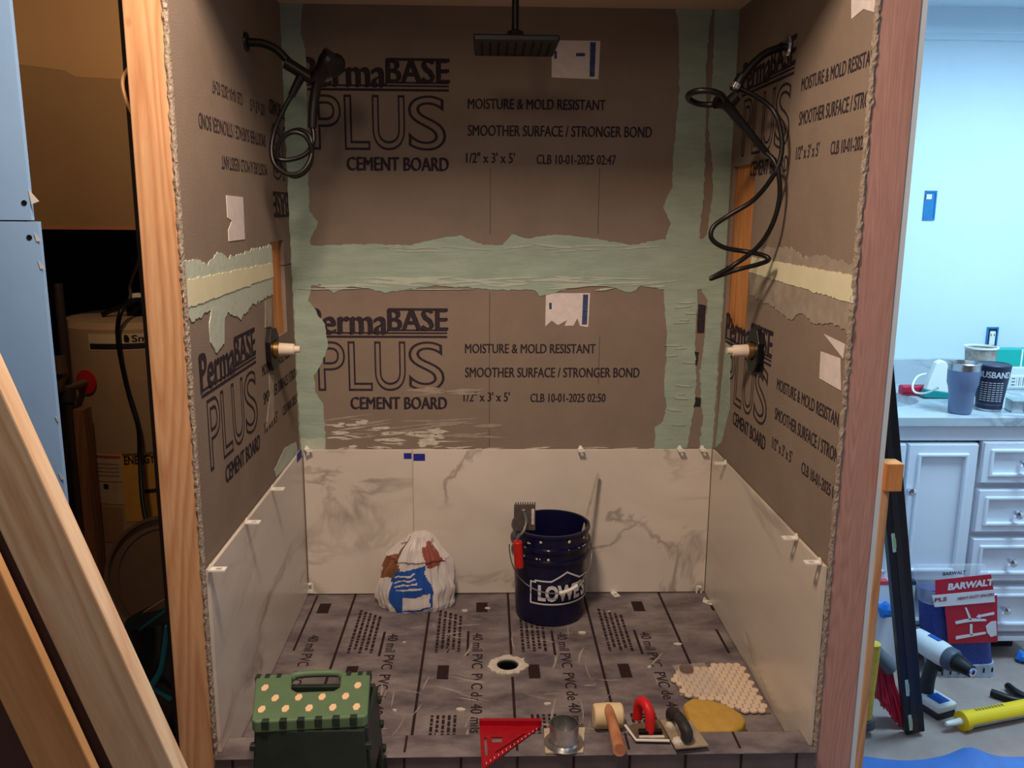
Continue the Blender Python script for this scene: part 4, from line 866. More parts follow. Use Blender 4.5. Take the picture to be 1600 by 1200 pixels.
MB().cyl((e2.x, e2.y+.045, e2.z-.14), (e2.x, e2.y+.045, e2.z-.09), .024).build('coupling', mat('dark_iron', (0, 0, 0)), vp, smooth=.6)
q0 = on(118, 640, 'y', .05); q1 = on(150, 900, 'y', .05)
tag(MB().box((q1.x-.022, .04, FL), (q1.x+.016, .10, q0.z)).build('closet_stud', wood('dark_stud_wood', (150, 100, 64), (128, 82, 52), 'z', 10)), 'short brown stud standing beside the heater', 'lumber')
# ---- things on the heater top
YH = HC.y-.15
ck = thing('power_cord', 'black power cord hanging down over the heater front', 'cord', on(212, 470, 'y', YH))
yf_ = HC.y-HR-.02
MB().tube([on(235, 468, 'y', YH), on(205, 470, 'y', YH-.05), on(190, 485, 'y', yf_), on(184, 515, 'y', yf_), on(188, 555, 'y', yf_), on(200, 610, 'y', yf_), on(216, 665, 'y', yf_-.02), on(219, 720, 'y', yf_-.04), on(224, 790, 'y', yf_-.12), on(240, 860, 'y', yf_-.2), on(258, 915, 'y', yf_-.22), on(268, 960, 'y', yf_-.22)], .0085, 10, 6).build('cord', m_black, ck, smooth=.7)
MB().tube([on(200, 478, 'y', YH), on(204, 460, 'y', YH), on(203, 445, 'y', YH), on(212, 420, 'y', YH), on(218, 400, 'y', YH)], .006, 8, 4).build('lead_wire', mat('grey_wire', (92, 74, 64), .6), ck, smooth=.7)
jb = thing('junction_box', 'small dark junction box with cable clamps on the heater top', 'junction box', on(218, 478, 'y', HC.y-.1))
q = on(222, 470, 'y', HC.y-.1); MB().box((q.x-.05, q.y-.03, HT-.012), (q.x+.06, q.y+.04, q.z)).build('box', m_blackpl, jb, bevel=.004)
q = on(221, 462, 'y', HC.y-.11); MB().box((q.x-.02, q.y-.04, q.z-.02), (q.x+.04, q.y, q.z+.012)).build('white_lever', m_cap, jb, bevel=.004)
MB().tube([on(160, 492, 'y', YH), on(178, 483, 'y', YH), on(205, 474, 'y', YH)], .009, 8, 3).build('cable_stub', m_black, jb)
# ---- grey disc lid leaning in the closet, dark tote below it
LC = on(262, 905, 'y', -.25); q = on(158, 905, 'y', -.25)
R_ = (LC-q).length*.98
ld = thing('round_lid', 'large round brown-grey lid leaning in front of the heater', 'lid', (LC.x, LC.y, FL))
m_lid = mat('brown_grey_plastic_lid', (122, 98, 80), .6, var=.06, vs=12)
ax_ = V((-.12, -1, .18)).normalized()
MB().lathe([(0, 0), (R_*.93, 0), (R_*.95, .012), (R_, .014), (R_, -.02), (R_*.97, -.02)], LC, 48, axis=ax_).build('lid_disc', m_lid, ld, smooth=.5)
MB().lathe([(R_*.80, .0), (R_*.80, .004), (R_*.82, .004), (R_*.82, 0)], LC, 48, axis=ax_, caps=False).build('lid_ridge', m_lid, ld, smooth=.5)
TBc = on(250, 1060, 'y', -.62); tb = thing('tote_bag', 'dark tote bag with cyan straps beside the left end stud', 'bag', (TBc.x, -.62, FL))
m_tote = mat('dark_teal_nylon', (14, 34, 44), .35, var=.4, vs=25)
zt3 = on(230, 958, 'y', -.62).z; mb = MB(); n = 24; m_ = 12; Pv = []
for jj in range(m_+1):
    z = FL+(zt3-FL)*jj/m_
    for i in range(n):
        a = 2*math.pi*i/n; k = 1+.14*noise.noise(V((math.cos(a)*2, math.sin(a)*2, z*9))); Pv.append((TBc.x+.02+.105*k*math.cos(a), -.62+.09*k*math.sin(a), z+.025*math.cos(a)*(jj/m_)))
mb.add(Pv, [(jj*n+i, jj*n+(i+1) % n, (jj+1)*n+(i+1) % n, (jj+1)*n+i) for jj in range(m_) for i in range(n)]+[list(range(n))[::-1], list(range(m_*n, (m_+1)*n))]).build('bag_body', m_tote, tb, smooth=.8)
m_cy = mat('cyan_webbing', (40, 150, 176), .5)
MB().tube([on(*q, 'y', -.73) for q in ((262, 978), (258, 1010), (252, 1045), (238, 1072), (246, 1078), (268, 1092))], .0085, 8, 4).build('strap', m_cy, tb, smooth=.7)
MB().tube([on(*q, 'y', -.70) for q in ((218, 985), (240, 968), (262, 952))], .004, 8, 3).build('top_piping', mat('teal_piping', (30, 110, 130), .4), tb)
q = on(240, 965, 'y', -.60); tag(MB().beam(on(212, 975, 'y', -.58), on(275, 935, 'y', -.58), (0, 1, 0), .02, .035).build('wood_offcut', mat('dull_wood', (150, 116, 88), .8)), 'small wood offcut sticking out of the dark tote bag', 'lumber')
# pale cable loop by the end stud
tag(MB().tube([on(*q, 'y', -DEP+.02) for q in ((205, 102), (194, 118), (192, 135), (198, 158), (205, 174), (212, 185))], .004, 8, 4).build('cable_loop', mat('cream_cable', (196, 150, 104), .5), smooth=.7), 'cream cable looped out behind the left end stud', 'cable')
# ================================================================== right side: vanity
VY, VT = -.30, .745; VX0, VX1 = .90, 1.82
vn = thing('vanity_cabinet', 'white bathroom vanity with panelled doors and a drawer stack', 'vanity', ((VX0+VX1)/2, -.02, FL))
zv = lambda py, px=1480: on(px, py, 'y', VY).z
xv = lambda px, py=700: on(px, py, 'y', VY).x
zb_ = zv(1001); 
MB().box((VX0, VY+.02, zb_), (VX1, .249, VT-.18)).build('carcass', m_cab, vn, bevel=.002)
for x_ in (VX0, VX1-.018): MB().box((x_, VY+.02, VT-.19), (x_+.018, .249, VT-.0325)).build('side_panel', m_cab, vn)
MB().box((VX0+.03, VY+.09, FL), (VX1-.03, .245, zb_+.002)).build('toe_kick', mat('dark_toe_kick', (40, 36, 40), .8), vn)
for z_, t_ in ((zb_, .02), (zb_+.035, .008), (zb_+.06, .005)): MB().box((VX0, VY-.002-t_*.3, z_), (VX1, VY+.03, z_+.018)).build('base_moulding', m_cab, vn, bevel=.003)
MB().box((VX0, VY-.004, zv(688)), (VX1, VY+.03, VT-.031)).build('top_rail', m_cab, vn, bevel=.002)
def panel(x0, x1, z0, z1, name, kn, ins=.04):
    d = MB().box((x0, VY-.004, z0), (x1, VY+.021, z1)).build(name, m_cab, vn, bevel=.0025)
    fr = lambda i, y0, h, w_: MB().prism([(x0+i, z0+i), (x1-i, z0+i), (x1-i, z1-i), (x0+i, z1-i)], (0, y0, 0), (1, 0, 0), (0, 0, 1), (0, -h, 0), [[(x0+i+w_, z0+i+w_), (x1-i-w_, z0+i+w_), (x1-i-w_, z1-i-w_), (x0+i+w_, z1-i-w_)]])
    fr(0.003, VY-.003, .010, ins*.8).build('frame', m_cab, d, bevel=.002)
    fr(ins*.8, VY-.003, .016, .012).build('moulding', m_cab, d, bevel=.004)
    k = MB(); c = V((kn[0], VY-.012, kn[1])); k.lathe([(.007, 0), (.005, .012), (.011, .016), (.015, .024), (.013, .031), (.006, .035), (0, .036)], c, 20, axis=(0, -1, 0)); k.build('knob', m_chrome, d, smooth=.6)
zD0, zD1 = zv(905), zv(692)
xg = xv(1416)
panel(xg-.30, xg-.002, zD0, zD1, 'door', (on(1402, 763, 'y', VY-.03).x, zv(763)))
panel(xg+.002, xv(1530)-.006, zD0, zD1, 'door', (on(1424, 763, 'y', VY-.03).x, zv(763)))
xd0, xd1 = xv(1532)+.004, xv(1532)+.262
for a_, b_, kk in ((754, 689, (1595, 720)), (830, 763, (1586, 799)), (906, 839, (1575, 873)), (985, 915, (1567, 947))):
    panel(xd0, xd1, zv(a_, 1560), zv(b_, 1560), 'drawer', ((xd0+xd1)/2, zv(kk[1], 1580)), .03)
m_ct = marble('grey_veined_marble_top', (192, 200, 206), (128, 138, 148), 9, .25, (3, 1, 2), .08)
ct = thing('vanity_countertop', 'grey-veined marble countertop with backsplash on the vanity', 'countertop', ((VX0+VX1)/2, 0, VT-.032))
sk = [(1.24+.20*math.cos(a), -.03+.15*math.sin(a)) for a in [2*math.pi*i/32 for i in range(32)]]
MB().prism([(VX0-.02, VY-.025), (VX1+.3, VY-.025), (VX1+.3, .249), (VX0-.02, .249)], (0, 0, VT-.032), (1, 0, 0), (0, 1, 0), (0, 0, .032), [sk]).build('slab', m_ct, ct, bevel=.003)
MB().box((VX0-.02, .23, VT-.001), (VX1+.3, .2495, VT+.095)).build('backsplash', m_ct, ct, bevel=.002)
mb = MB().lathe([(1.03, -.002), (1.0, -.03), (.9, -.09), (.6, -.12), (0, -.13), (0, -.135), (.62, -.127), (.95, -.09), (1.06, -.03), (1.06, -.002), (1.03, -.002)], (0, 0, 0), 32, caps=False)
mb.v = [V((1.24+p.x*.20, -.03+p.y*.15, VT-.03+p.z)) for p in mb.v]; mb.build('sink_basin', mat('white_porcelain', (240, 242, 244), .15), ct, smooth=.6)
# ---- outlet boxes on the vanity wall
def obox(px0, px1, py0, py1, label, blue):
    a = on(px0, py1, 'y', .249); b = on(px1, py0, 'y', .249); t = thing('outlet_box', label, 'outlet box', ((a.x+b.x)/2, .249, a.z))
    MB().prism([(a.x, a.z), (b.x, a.z), (b.x, b.z), (a.x, b.z)], (0, .2505, 0), (1, 0, 0), (0, 0, 1), (0, -.006, 0), [[(a.x+.005, a.z+.006), (b.x-.005, a.z+.006), (b.x-.005, b.z-.006), (a.x+.005, b.z-.006)]]).build('box_rim', mat('blue_outlet_box', (36, 120, 176), .5, var=.15, vs=50), t)
    MB().box((a.x+.004, .2475, a.z+.005), (b.x-.004, .2505, b.z-.005)).build('box_back', mat('blue_outlet_box', (0, 0, 0)) if blue else mat('navy_box', (30, 48, 76), .6), t)
    return t, a, b
t, a, b = obox(1441, 1464, 298, 344, 'open blue electrical box in the pale wall', True)
q = on(1450, 308, 'y', .247); MB().box((q.x-.012, .2445, q.z-.008), (q.x+.014, .248, q.z+.010)).build('paint_blob', m_whitepl, t, bevel=.003)
t, a, b = obox(1538, 1560, 511, 548, 'outlet in a dark box low on the wall above the counter', False)
MB().box((a.x+.012, .243, a.z+.022), (b.x-.010, .2485, b.z-.016)).build('receptacle', m_whitepl, t, bevel=.003)
for dx in (-.006, .006): MB().box(((a.x+b.x)/2+dx-.0015, .2425, b.z-.034), ((a.x+b.x)/2+dx+.0015, .2435, b.z-.026)).build('slot', m_labk, t)
# ---- things on the counter
def cz(px, py): return on(px, py, 'z', VT)
p = cz(1499, 645); s = .0415
tu = thing('steel_tumbler', 'slate blue steel tumbler with bare rim on the counter', 'tumbler', p)
H_ = on(1499, 566, 'y', p.y).z-VT; r1 = .049
MB().lathe([(0, .002), (r1*.70, .002), (r1*.72, .006), (r1*.80, H_*.40), (r1*.86, H_*.50), (r1*.97, H_*.60), (r1, H_*.86)], p, 36).build('tumbler_body', mat('slate_blue_powder_coat', (106, 120, 152), .5), tu, smooth=.5)
MB().lathe([(r1, H_*.855), (r1*1.01, H_*.985), (r1*.97, H_), (r1*.95, H_*.98), (r1*.9, H_*.8), (0, H_*.8)], p, 36).build('steel_rim', m_steel, tu, smooth=.5)
p = cz(1544, 640); tu = thing('printed_tumbler', 'dark navy tumbler with white lettering on the counter', 'tumbler', p)
H_ = on(1544, 568, 'y', p.y).z-VT; r1 = .055; rad = lambda t_: r1*(.75+.25*min(1, t_/H_))
MB().lathe([(r1*.73, .008), (r1*.75, .03), (r1*.98, H_*.92), (r1, H_*.98), (r1*.95, H_), (r1*.9, H_*.985), (0, H_*.98)], p, 36).build('tumbler_body', mat('dark_navy_coat', (34, 42, 66), .5), tu, smooth=.5)
MB().lathe([(0, .001), (r1*.68, .001), (r1*.72, .009), (r1*.745, .024), (r1*.70, .026)], p, 36).build('steel_base', m_steel, tu, smooth=.5)
mb = MB(); fn = lambda s, t_: V((p.x+(rad(t_)+.0008)*math.sin(s/rad(t_)-.36), p.y-(rad(t_)+.0008)*math.cos(s/rad(t_)-.36), p.z+t_))
addtext(mb, 'HUSBAND', -.055, .052, H_*.74, H_*.87, fn, bold=.04)
for i in range(9): 
    for k in range(6): mb.add([fn(-.04+.012*k, H_*(.24+.048*i)), fn(-.031+.012*k, H_*(.24+.048*i)), fn(-.031+.012*k, H_*(.255+.048*i)), fn(-.04+.012*k, H_*(.255+.048*i))], [(0, 1, 2, 3)])
mb.build('tumbler_print', m_lw, tu)
p = cz(1525, 616); bw = thing('paper_bowl', 'printed paper bowl with white rim behind the tumblers', 'bowl', p); r1 = .054
zr = on(1525, 541, 'y', p.y).z-VT
MB().lathe([(0, .002), (r1*.72, .002), (r1*.98, zr-.004), (r1*.95, zr-.004), (r1*.68, .006), (0, .006)], p, 36).build('bowl_wall', mat('brown_leaf_print', (190, 180, 170), .6, var=.3, vs=25, col2=(110, 96, 86)), bw, smooth=.5)
MB().lathe([(r1*.97, zr-.008), (r1*1.05, zr-.005), (r1*1.05, zr), (r1*.95, zr), (r1*.93, zr-.006), (r1*.97, zr-.008)], p, 36, caps=False).build('rolled_rim', m_whitepl, bw, smooth=.5)
p = cz(1590, 608); q = on(1580, 545, 'y', p.y)
zt4 = q.z; x0 = on(1549, 560, 'y', p.y).x
bx = thing('teal_carton', 'teal carton with white stripes standing on a frosted bin', 'carton', (x0+.1, p.y, VT+.10))
z5 = on(1580, 572, 'y', p.y).z
MB().box((x0, p.y-.01, z5), (x0+.22, p.y+.04, zt4)).build('carton', mat('teal_card', (20, 172, 160), .45), bx, bevel=.003)
for k in (.105, .12, .133): MB().box((x0+k, p.y-.0112, z5), (x0+k+.006, p.y-.009, zt4)).build('stripe', m_whitepl, bx)
fbn = thing('frosted_bin', 'frosted white plastic bin with striped label on the counter', 'bin', (x0+.12, p.y, VT))
MB().box((x0+.025, p.y-.015, VT), (x0+.24, p.y+.042, z5)).build('bin_body', mat('frosted_plastic', (206, 222, 226), .4), fbn, bevel=.006)
q0 = on(1575, 626, 'y', p.y-.016); q1 = on(1600, 586, 'y', p.y-.016)
lb = MB().box((q0.x, p.y-.017, max(q0.z, VT+.01)), (q0.x+.09, p.y-.0145, q1.z)).build('bin_label', m_whitepl, fbn)
for k in range(6): MB().box((q0.x+.022+.008*k, p.y-.0178, max(q0.z, VT+.01)+.006), (q0.x+.0235+.008*k+.002*(k % 2), p.y-.0165, q1.z-.008)).build('barcode_bar', mat('grey_print', (120, 136, 150), .6), lb)
for k in range(3): MB().box((q0.x+.003, p.y-.0178, q1.z-.016-.012*k), (q0.x+.017, p.y-.0165, q1.z-.010-.012*k)).build('label_row', mat('grey_print', (0, 0, 0)), lb)
p = cz(1580, 644); fb = thing('foil_box', 'small silver box with dark front beside the navy tumbler', 'box', p)
MB().beam(p+V((0, .02, .0205)), p+V((.16, -.01, .0205)), (0, 1, 0), .06, .04).build('box_body', mat('silver_foil_card', (190, 198, 206), .25, .6, var=.2, vs=40), fb, bevel=.002)
MB().beam(p+V((.03, -.018, .02)), p+V((.15, -.040, .02)), (0, 1, 0), .002, .030).build('dark_window', mat('dark_window_film', (50, 56, 66), .2), fb)
# pouch, red case, white cord
p = cz(1462, 622); po = thing('soap_pouch', 'white rounded pouch with teal base on the counter', 'pouch', p)
zt6 = on(1466, 562, 'y', p.y).z; xa, xb = on(1445, 600, 'y', p.y).x, on(1482, 600, 'y', p.y).x; h6 = zt6-VT
MB().prism([(xa+.002, VT+.030), (xb, VT+.018), (xb+.002, VT+h6*.6), ((xa+xb)/2+.022, zt6-.006), ((xa+xb)/2+.006, zt6), ((xa+xb)/2-.012, zt6-.008), (xa+.012, VT+h6*.5)], (0, p.y-.012, 0), (1, 0, 0), (0, 0, 1), (0, .03, 0)).build('pouch_top', m_whitepl, po, bevel=.006, seg=3)
MB().prism([(xa-.006, VT+.004), (xb, VT), (xb, VT+.022), (xa+.002, VT+.034)], (0, p.y-.015, 0), (1, 0, 0), (0, 0, 1), (0, .036, 0)).build('pouch_base', mat('deep_teal', (14, 132, 132), .4), po, bevel=.004)
p = cz(1425, 617); rc = thing('red_case', 'flat red case lying near the counter backsplash', 'case', p)
MB().box((p.x-.045, p.y-.02, VT), (p.x+.055, p.y+.02, VT+.036)).build('case_body', mat('crimson_nylon', (190, 34, 62), .5), rc, bevel=.008, seg=3)
MB().box((p.x-.045, p.y-.0215, VT+.010), (p.x+.055, p.y-.018, VT+.013)).build('zip_line', mat('dark_red', (110, 20, 36), .5), rc)
p = cz(1470, 618); dk = tag(MB().box((p.x-.04, p.y-.03, VT), (p.x+.05, p.y-.004, VT+.018)).build('dark_remote', mat('dark_slate', (34, 44, 62), .4), bevel=.005), 'small dark handset in front of the white pouch', 'remote')
cw = [on(a, b, 'y', .0-.04*k) for k, (a, b) in enumerate(((1447, 584), (1434, 588), (1426, 602), (1430, 613), (1447, 614), (1466, 606)))]
tag(MB().tube([V((q.x, q.y, max(q.z, VT+.004))) for q in cw], .0035, 8, 5).build('white_cord', m_whitepl, smooth=.7), 'thin white cord looped over the red case', 'cord')
# ================================================================== right side: on the bathroom floor
def fz_(px, py): return on(px, py, 'z', FL)
# ---- level
b0 = fz_(1428, 1146); tp_ = V((HW+.107+.03, -.90, on(1383, 690, 'y', -.9).z)); 
p1 = on(1392, 750, 'y', -.86)
d = (p1-b0).normalized(); sd = V((1, 0, 0)); 
lv = thing('spirit_level', 'long black box level leaning against the right wall', 'level', b0)
b0 = b0+d*.012; top = b0+d*1.19
MB().beam(b0, top, (1, 0, 0), .056, .024).build('beam', mat('black_anodised', (26, 22, 24), .45, var=.2, vs=30), lv, bevel=.002)
nn = d; uu = (V((1, 0, 0))-nn*nn.x).normalized(); tt = nn.cross(uu); tt = tt if tt.y < 0 else -tt
MB().obox((b0+top)/2+tt*.0125+uu*.0, d*.59, uu*.008, tt*.0012).build('centre_rib', mat('black_rib', (44, 38, 38), .4), lv)
for px_, py_ in ((1413, 1070), (1384, 845), (1418, 1125)):
    s_ = (on(px_, py_, 'y', b0.lerp(top, (1146-py_)/560).y)-b0).dot(d); c = b0+d*s_+tt*.0115-uu*.010
    v_ = MB().obox(c, d*.030, uu*.007, tt*.002).build('vial_window', mat('pale_vial', (206, 222, 214), .2), lv, bevel=.003)
    MB().obox(c+tt*.0022, d*.016, uu*.0035, tt*.001).build('vial_fluid', mat('pale_green_fluid', (186, 216, 150), .2), v_, bevel=.0008)
# ---- drill
b = fz_(1458, 1112); dl = thing('cordless_drill', 'white and grey cordless drill standing on its battery on the floor', 'drill', b)
m_dw = mat('white_drill_shell', (214, 218, 220), .4); m_dg = mat('charcoal_rubber', (44, 46, 54), .6)
fd = V((.36, -.93, 0)).normalized(); sd = V((fd.y*-1, fd.x, 0))*-1
z0 = FL; B0 = V((b.x, b.y+.02, z0))
MB().obox(B0+V((0, 0, .011)), fd*.062, sd*.037, V((0, 0, .011))).build('battery_foot', m_dg, dl, bevel=.006)
MB().obox(B0+V((0, 0, .034)), fd*.064, sd*.039, V((0, 0, .013))).build('battery', m_dw, dl, bevel=.008, seg=3)
bt = MB().obox(B0+V((0, 0, .0475))+fd*.025, fd*.024, sd*.022, V((0, 0, .001))).build('blue_badge', mat('blue_badge', (24, 84, 168), .4), dl)
MB().tube([B0+V((0, 0, .045))-fd*.022, B0+V((0, 0, .09))-fd*.018, B0+V((0, 0, .14))-fd*.008, B0+V((0, 0, .165))], lambda t_: .024-.004*math.sin(t_*3), 14, 4).build('grip', m_dg, dl, smooth=.7)
bc = B0+V((0, 0, .195)); ax = (fd*1+V((0, 0, -.04))).normalized()
MB().lathe([(0, -.095), (.026, -.092), (.034, -.075), (.036, -.03), (.037, .02), (.034, .045), (.02, .05)], bc, 24, axis=ax).build('motor_housing', m_dw, dl, smooth=.6)
MB().lathe([(0, -.099), (.022, -.098), (.030, -.090), (.034, -.076), (.030, -.07)], bc, 24, axis=ax).build('rear_cap', m_dg, dl, smooth=.6)
MB().lathe([(.035, .042), (.0355, .06), (.031, .07), (.02, .072)], bc, 24, axis=ax).build('clutch_ring', mat('slate_clutch', (74, 84, 100), .5), dl, smooth=.6)
MB().lathe([(.024, .068), (.026, .085), (.022, .10), (.018, .125), (.0, .126)], bc, 24, axis=ax).build('chuck', m_blackpl, dl, smooth=.6)
MB().lathe([(.014, .122), (.014, .13), (.007, .131), (.006, .12)], bc, 20, axis=ax).build('chuck_nose', m_chrome, dl, smooth=.6)
MB().obox(B0+V((0, 0, .150))+fd*.022, fd*.008, sd*.007, V((0, 0, .014))).build('trigger', m_blackpl, dl, bevel=.004)
MB().obox(bc-ax*.01+V((0, 0, .036)), ax*.02, sd*.008, V((0, 0, .002))).build('top_badge', mat('blue_badge', (0, 0, 0)), dl)
MB().obox(bc+sd*-.034+ax*-.02, ax*.025, sd*.003, V((0, 0, .01))).build('side_badge', m_dg, dl, bevel=.002)
# ---- spacer bag
f0 = on(1505, 1060, 'z', FL); yb = f0.y+.05
bb = thing('spacer_bag', 'clear bag of blue tile spacers with red printed card by the vanity', 'bag', (f0.x, yb, FL))
xs = lambda px, py: on(px, py, 'y', yb-.05).x; zz = lambda py, px=1505: on(px, py, 'y', yb-.04).z
rows = [(1060, 1466, 1563), (1050, 1462, 1563), (1020, 1456, 1559), (980, 1450, 1558), (945, 1450, 1558), (925, 1448, 1558), (905, 1443, 1556), (890, 1440, 1552)]
def pillow(rows, dep, name, m, n=24, yoff=0, noi=.006):
    mb = MB(); Pv = []
    for k, (py, xl, xr) in enumerate(rows):
        z = max(zz(py), FL+.001); a, b_ = xs(xl, py), xs(xr, py); dd = dep(k/(len(rows)-1))
        for i in range(n):
            t_ = 2*math.pi*i/n; cx_ = math.copysign(abs(math.cos(t_))**.45, math.cos(t_)); sy = math.copysign(abs(math.sin(t_))**.8, math.sin(t_))
            Pv.append(V(((a+b_)/2+(b_-a)/2*cx_, yb+yoff+dd*sy+noi*noise.noise(V((cx_*4, z*30, sy))), z+.0)))
    R = len(rows); mb.add(Pv, [(k*n+i, k*n+(i+1) % n, (k+1)*n+(i+1) % n, (k+1)*n+i) for k in range(R-1) for i in range(n)]+[list(range(n))[::-1], list(range((R-1)*n, R*n))])
    return mb.build(name, m, bb, smooth=.9)
dp = lambda t_: .045*(1-.75*max(0, t_-.5)/.5)
pillow(rows[1:6], lambda t_: .043*(1-.5*max(0, t_-.6)), 'blue_spacers', mat('blue_plastic_spacers', (40, 60, 140), .35, var=.3, vs=120, bump=1, bs=160))
pillow([(1060, 1464, 1564), (1050, 1461, 1564), (1038, 1458, 1562)], lambda t_: .047, 'bottom_seam', mat('silver_printed_film', (168, 178, 194), .3, var=.15, vs=40))
pillow([(r[0], r[1]-2, r[2]+2) for r in rows[4:]], lambda t_: .044*(1-.85*t_)+.002, 'clear_film', mat('clear_bag_film', (235, 240, 245), .08, alpha=.26, spec=.9))
yc = yb-.0515
def card(pts, m, name, dy=0, par=bb): 
    Q = [on(*q, 'y', yc) for q in pts]; return MB().prism([(q.x, q.z) for q in Q], (0, yc-dy, 0), (1, 0, 0), (0, 0, 1), (0, .0012, 0)).build(name, m, par)
m_cr = mat('red_card', (190, 30, 52), .4); m_cw = mat('white_card', (226, 224, 230), .4)
cdk = card([(1476, 945), (1558, 930), (1559, 1003), (1482, 1006)], m_cr, 'red_card')
c2 = card([(1461, 906), (1548, 897), (1552, 922), (1461, 930)], m_cr, 'red_header', .002)
c3 = card([(1456, 930), (1552, 921), (1554, 940), (1460, 948)], m_cw, 'white_band', .003)
def ctext(body, q0, q1, h, m, par, dy, bold=.03):
    a, b_ = on(*q0, 'y', yc), on(*q1, 'y', yc); u = b_-a; mb = MB(); vs, fs = textmesh(body, 0, bold)
    mb.add([V((a.x+u.x*s, yc-dy, a.z+u.z*s+h*t_)) for s, t_ in vs], fs); mb.build('lettering', m, par)
ctext('BARWALT', (1480, 922), (1551, 914), .024, m_cw, c2, .0035, .05)
ctext('PLS', (1459, 940), (1478, 938), .014, mat('dark_red_print', (130, 20, 40), .5), c3, .0045)
ctext('HEAVY-DUTY SPACERS', (1495, 937), (1552, 930), .010, mat('dark_red_print', (0, 0, 0)), c3, .0045)
for pts in ([(1492, 971), (1515, 966), (1540, 967), (1541, 970), (1516, 971), (1493, 975)], [(1507, 949), (1510, 949), (1518, 968), (1514, 968)], [(1493, 994), (1540, 987), (1540, 990), (1493, 999)], [(1515, 975), (1519, 975), (1519, 992), (1515, 992)], [(1525, 964), (1530, 959), (1530, 961), (1553, 956), (1553, 960), (1531, 964), (1532, 966)], [(1540, 978), (1548, 971), (1556, 970), (1557, 992), (1548, 995), (1542, 988)]): card(pts, m_cw, 'diagram_mark', .002, cdk)
ctext('BARWALT', (1472, 899), (1508, 896), .012, m_labk, c2, .0035)
for k in range(7): q = on(1472+13*k, 1053-k*.8, 'y', yb-.05); MB().box((q.x-.002, yb-.0525, q.z-.004), (q.x+.002, yb-.048, q.z+.012)).build('seam_mark', m_labk, bb)
# ---- floor brush with red bristles and yellow handle tool
b = fz_(1395, 1130); br = thing('hand_brush', 'grey brush with splayed red bristles behind the black level', 'brush', b)
hd_ = on(1370, 1022, 'y', b.y); he_ = on(1390, 1043, 'y', b.y)
MB().tube([on(1364, 1008, 'y', b.y), hd_, he_], lambda t_: .020+.008*t_, 12, 3).build('brush_block', mat('grey_brush_block', (104, 108, 118), .6), br, smooth=.7)
bm_ = MB(); rnd = random.Random(4)
for i in range(170):
    s_ = rnd.random(); a = on(1366, 1026, 'y', b.y).lerp(on(1390, 1046, 'y', b.y), s_)+V((0, rnd.uniform(-.018, .018), 0)); e = on(1372, 1090, 'y', b.y).lerp(on(1412, 1136, 'y', b.y), s_)+V((rnd.uniform(-.01, .01), rnd.uniform(-.035, .035), rnd.uniform(-.005, .005)))
    e.z = max(e.z, FL+.001); bm_.tube([a, a.lerp(e, .5)+V((rnd.uniform(-.003, .003), 0, 0)), e], .0024, 4, 0)
tag(bm_.build('bristles', mat('red_bristle', (190, 34, 62), .5), br), kind='stuff')
b = fz_(1358, 1146); yh = thing('yellow_tool', 'yellow-handled tool with grey foot beside the trim strip', 'tool', b)
MB().tube([on(1350, 1120, 'y', b.y), on(1354, 1085, 'y', b.y), on(1360, 1040, 'y', b.y), on(1364, 1005, 'y', b.y)], lambda t_: .022, 12, 3).build('handle', mat('scuffed_yellow', (214, 178, 62), .5, var=.2, vs=30), yh, smooth=.7)
MB().tube([V((b.x-.01, b.y, FL+.024)), on(1352, 1122, 'y', b.y)], .026, 12, 0).build('foot', mat('grey_rubber_foot', (96, 92, 96), .7), yh, smooth=.7)
# ---- caulk gun / tube and pliers
a = fz_(1500, 1140)+V((0, 0, .028)); e = fz_(1640, 1112)+V((0, 0, .028)); dd = (e-a).normalized()
cg = thing('caulk_tube', 'yellow caulking gun holding a white-nozzled tube on the floor', 'caulk gun', V((a.x, a.y, FL)))
MB().tube([a-dd*.055, a-dd*.03, a+dd*.02], lambda t_: .006+.006*t_, 12, 2).build('nozzle', m_whitepl, cg, smooth=.7)
MB().cyl(a+dd*.015, e, .024, n=24).build('caulk_cartridge', mat('printed_cartridge', (186, 180, 172), .5, var=.2, vs=30), cg, smooth=.6)
mb = MB(); up_ = V((0, 0, 1)); sdv = dd.cross(up_)
P_ = [(.027*math.cos(t_), .027*math.sin(t_)) for t_ in [math.radians(x) for x in range(0, 181, 15)]]
Q_ = [(.024*math.cos(t_), .024*math.sin(t_)) for t_ in [math.radians(x) for x in range(180, -1, -15)]]
mb.prism(P_+Q_, a+dd*.0, sdv, up_, dd*(e-a).length); mb.build('yellow_cradle', mat('bright_yellow_plastic', (246, 206, 24), .4), cg)
MB().lathe([(.012, 0), (.029, .001), (.029, .02), (.026, .022)], a, 24, axis=dd).build('front_cap', mat('bright_yellow_plastic', (0, 0, 0)), cg, smooth=.6)
mb = MB(); fn = lambda s, t_: a+dd*(.05+s)+(sdv*math.cos(t_)+up_*math.sin(t_))*.0276 
for k in range(9): mb.add([fn(.012*k, .9*1.6), fn(.012*k+.008, .9*1.6), fn(.012*k+.008, 1.85), fn(.012*k, 1.85)], [(0, 1, 2, 3)])
mb.build('cradle_print', mat('grey_gun_print', (120, 108, 60), .6), cg)
pl = thing('pliers', 'black-handled pliers lying on the floor behind the caulking gun', 'pliers', fz_(1580, 1105))
MB().tube([fz_(1548, 1088)+V((0, 0, .014)), fz_(1562, 1093)+V((0, 0, .014)), fz_(1585, 1100)+V((0, 0, .013)), fz_(1610, 1103)+V((0, 0, .012))], lambda t_: .012, 10, 4).build('handle', m_blackpl, pl, smooth=.7)
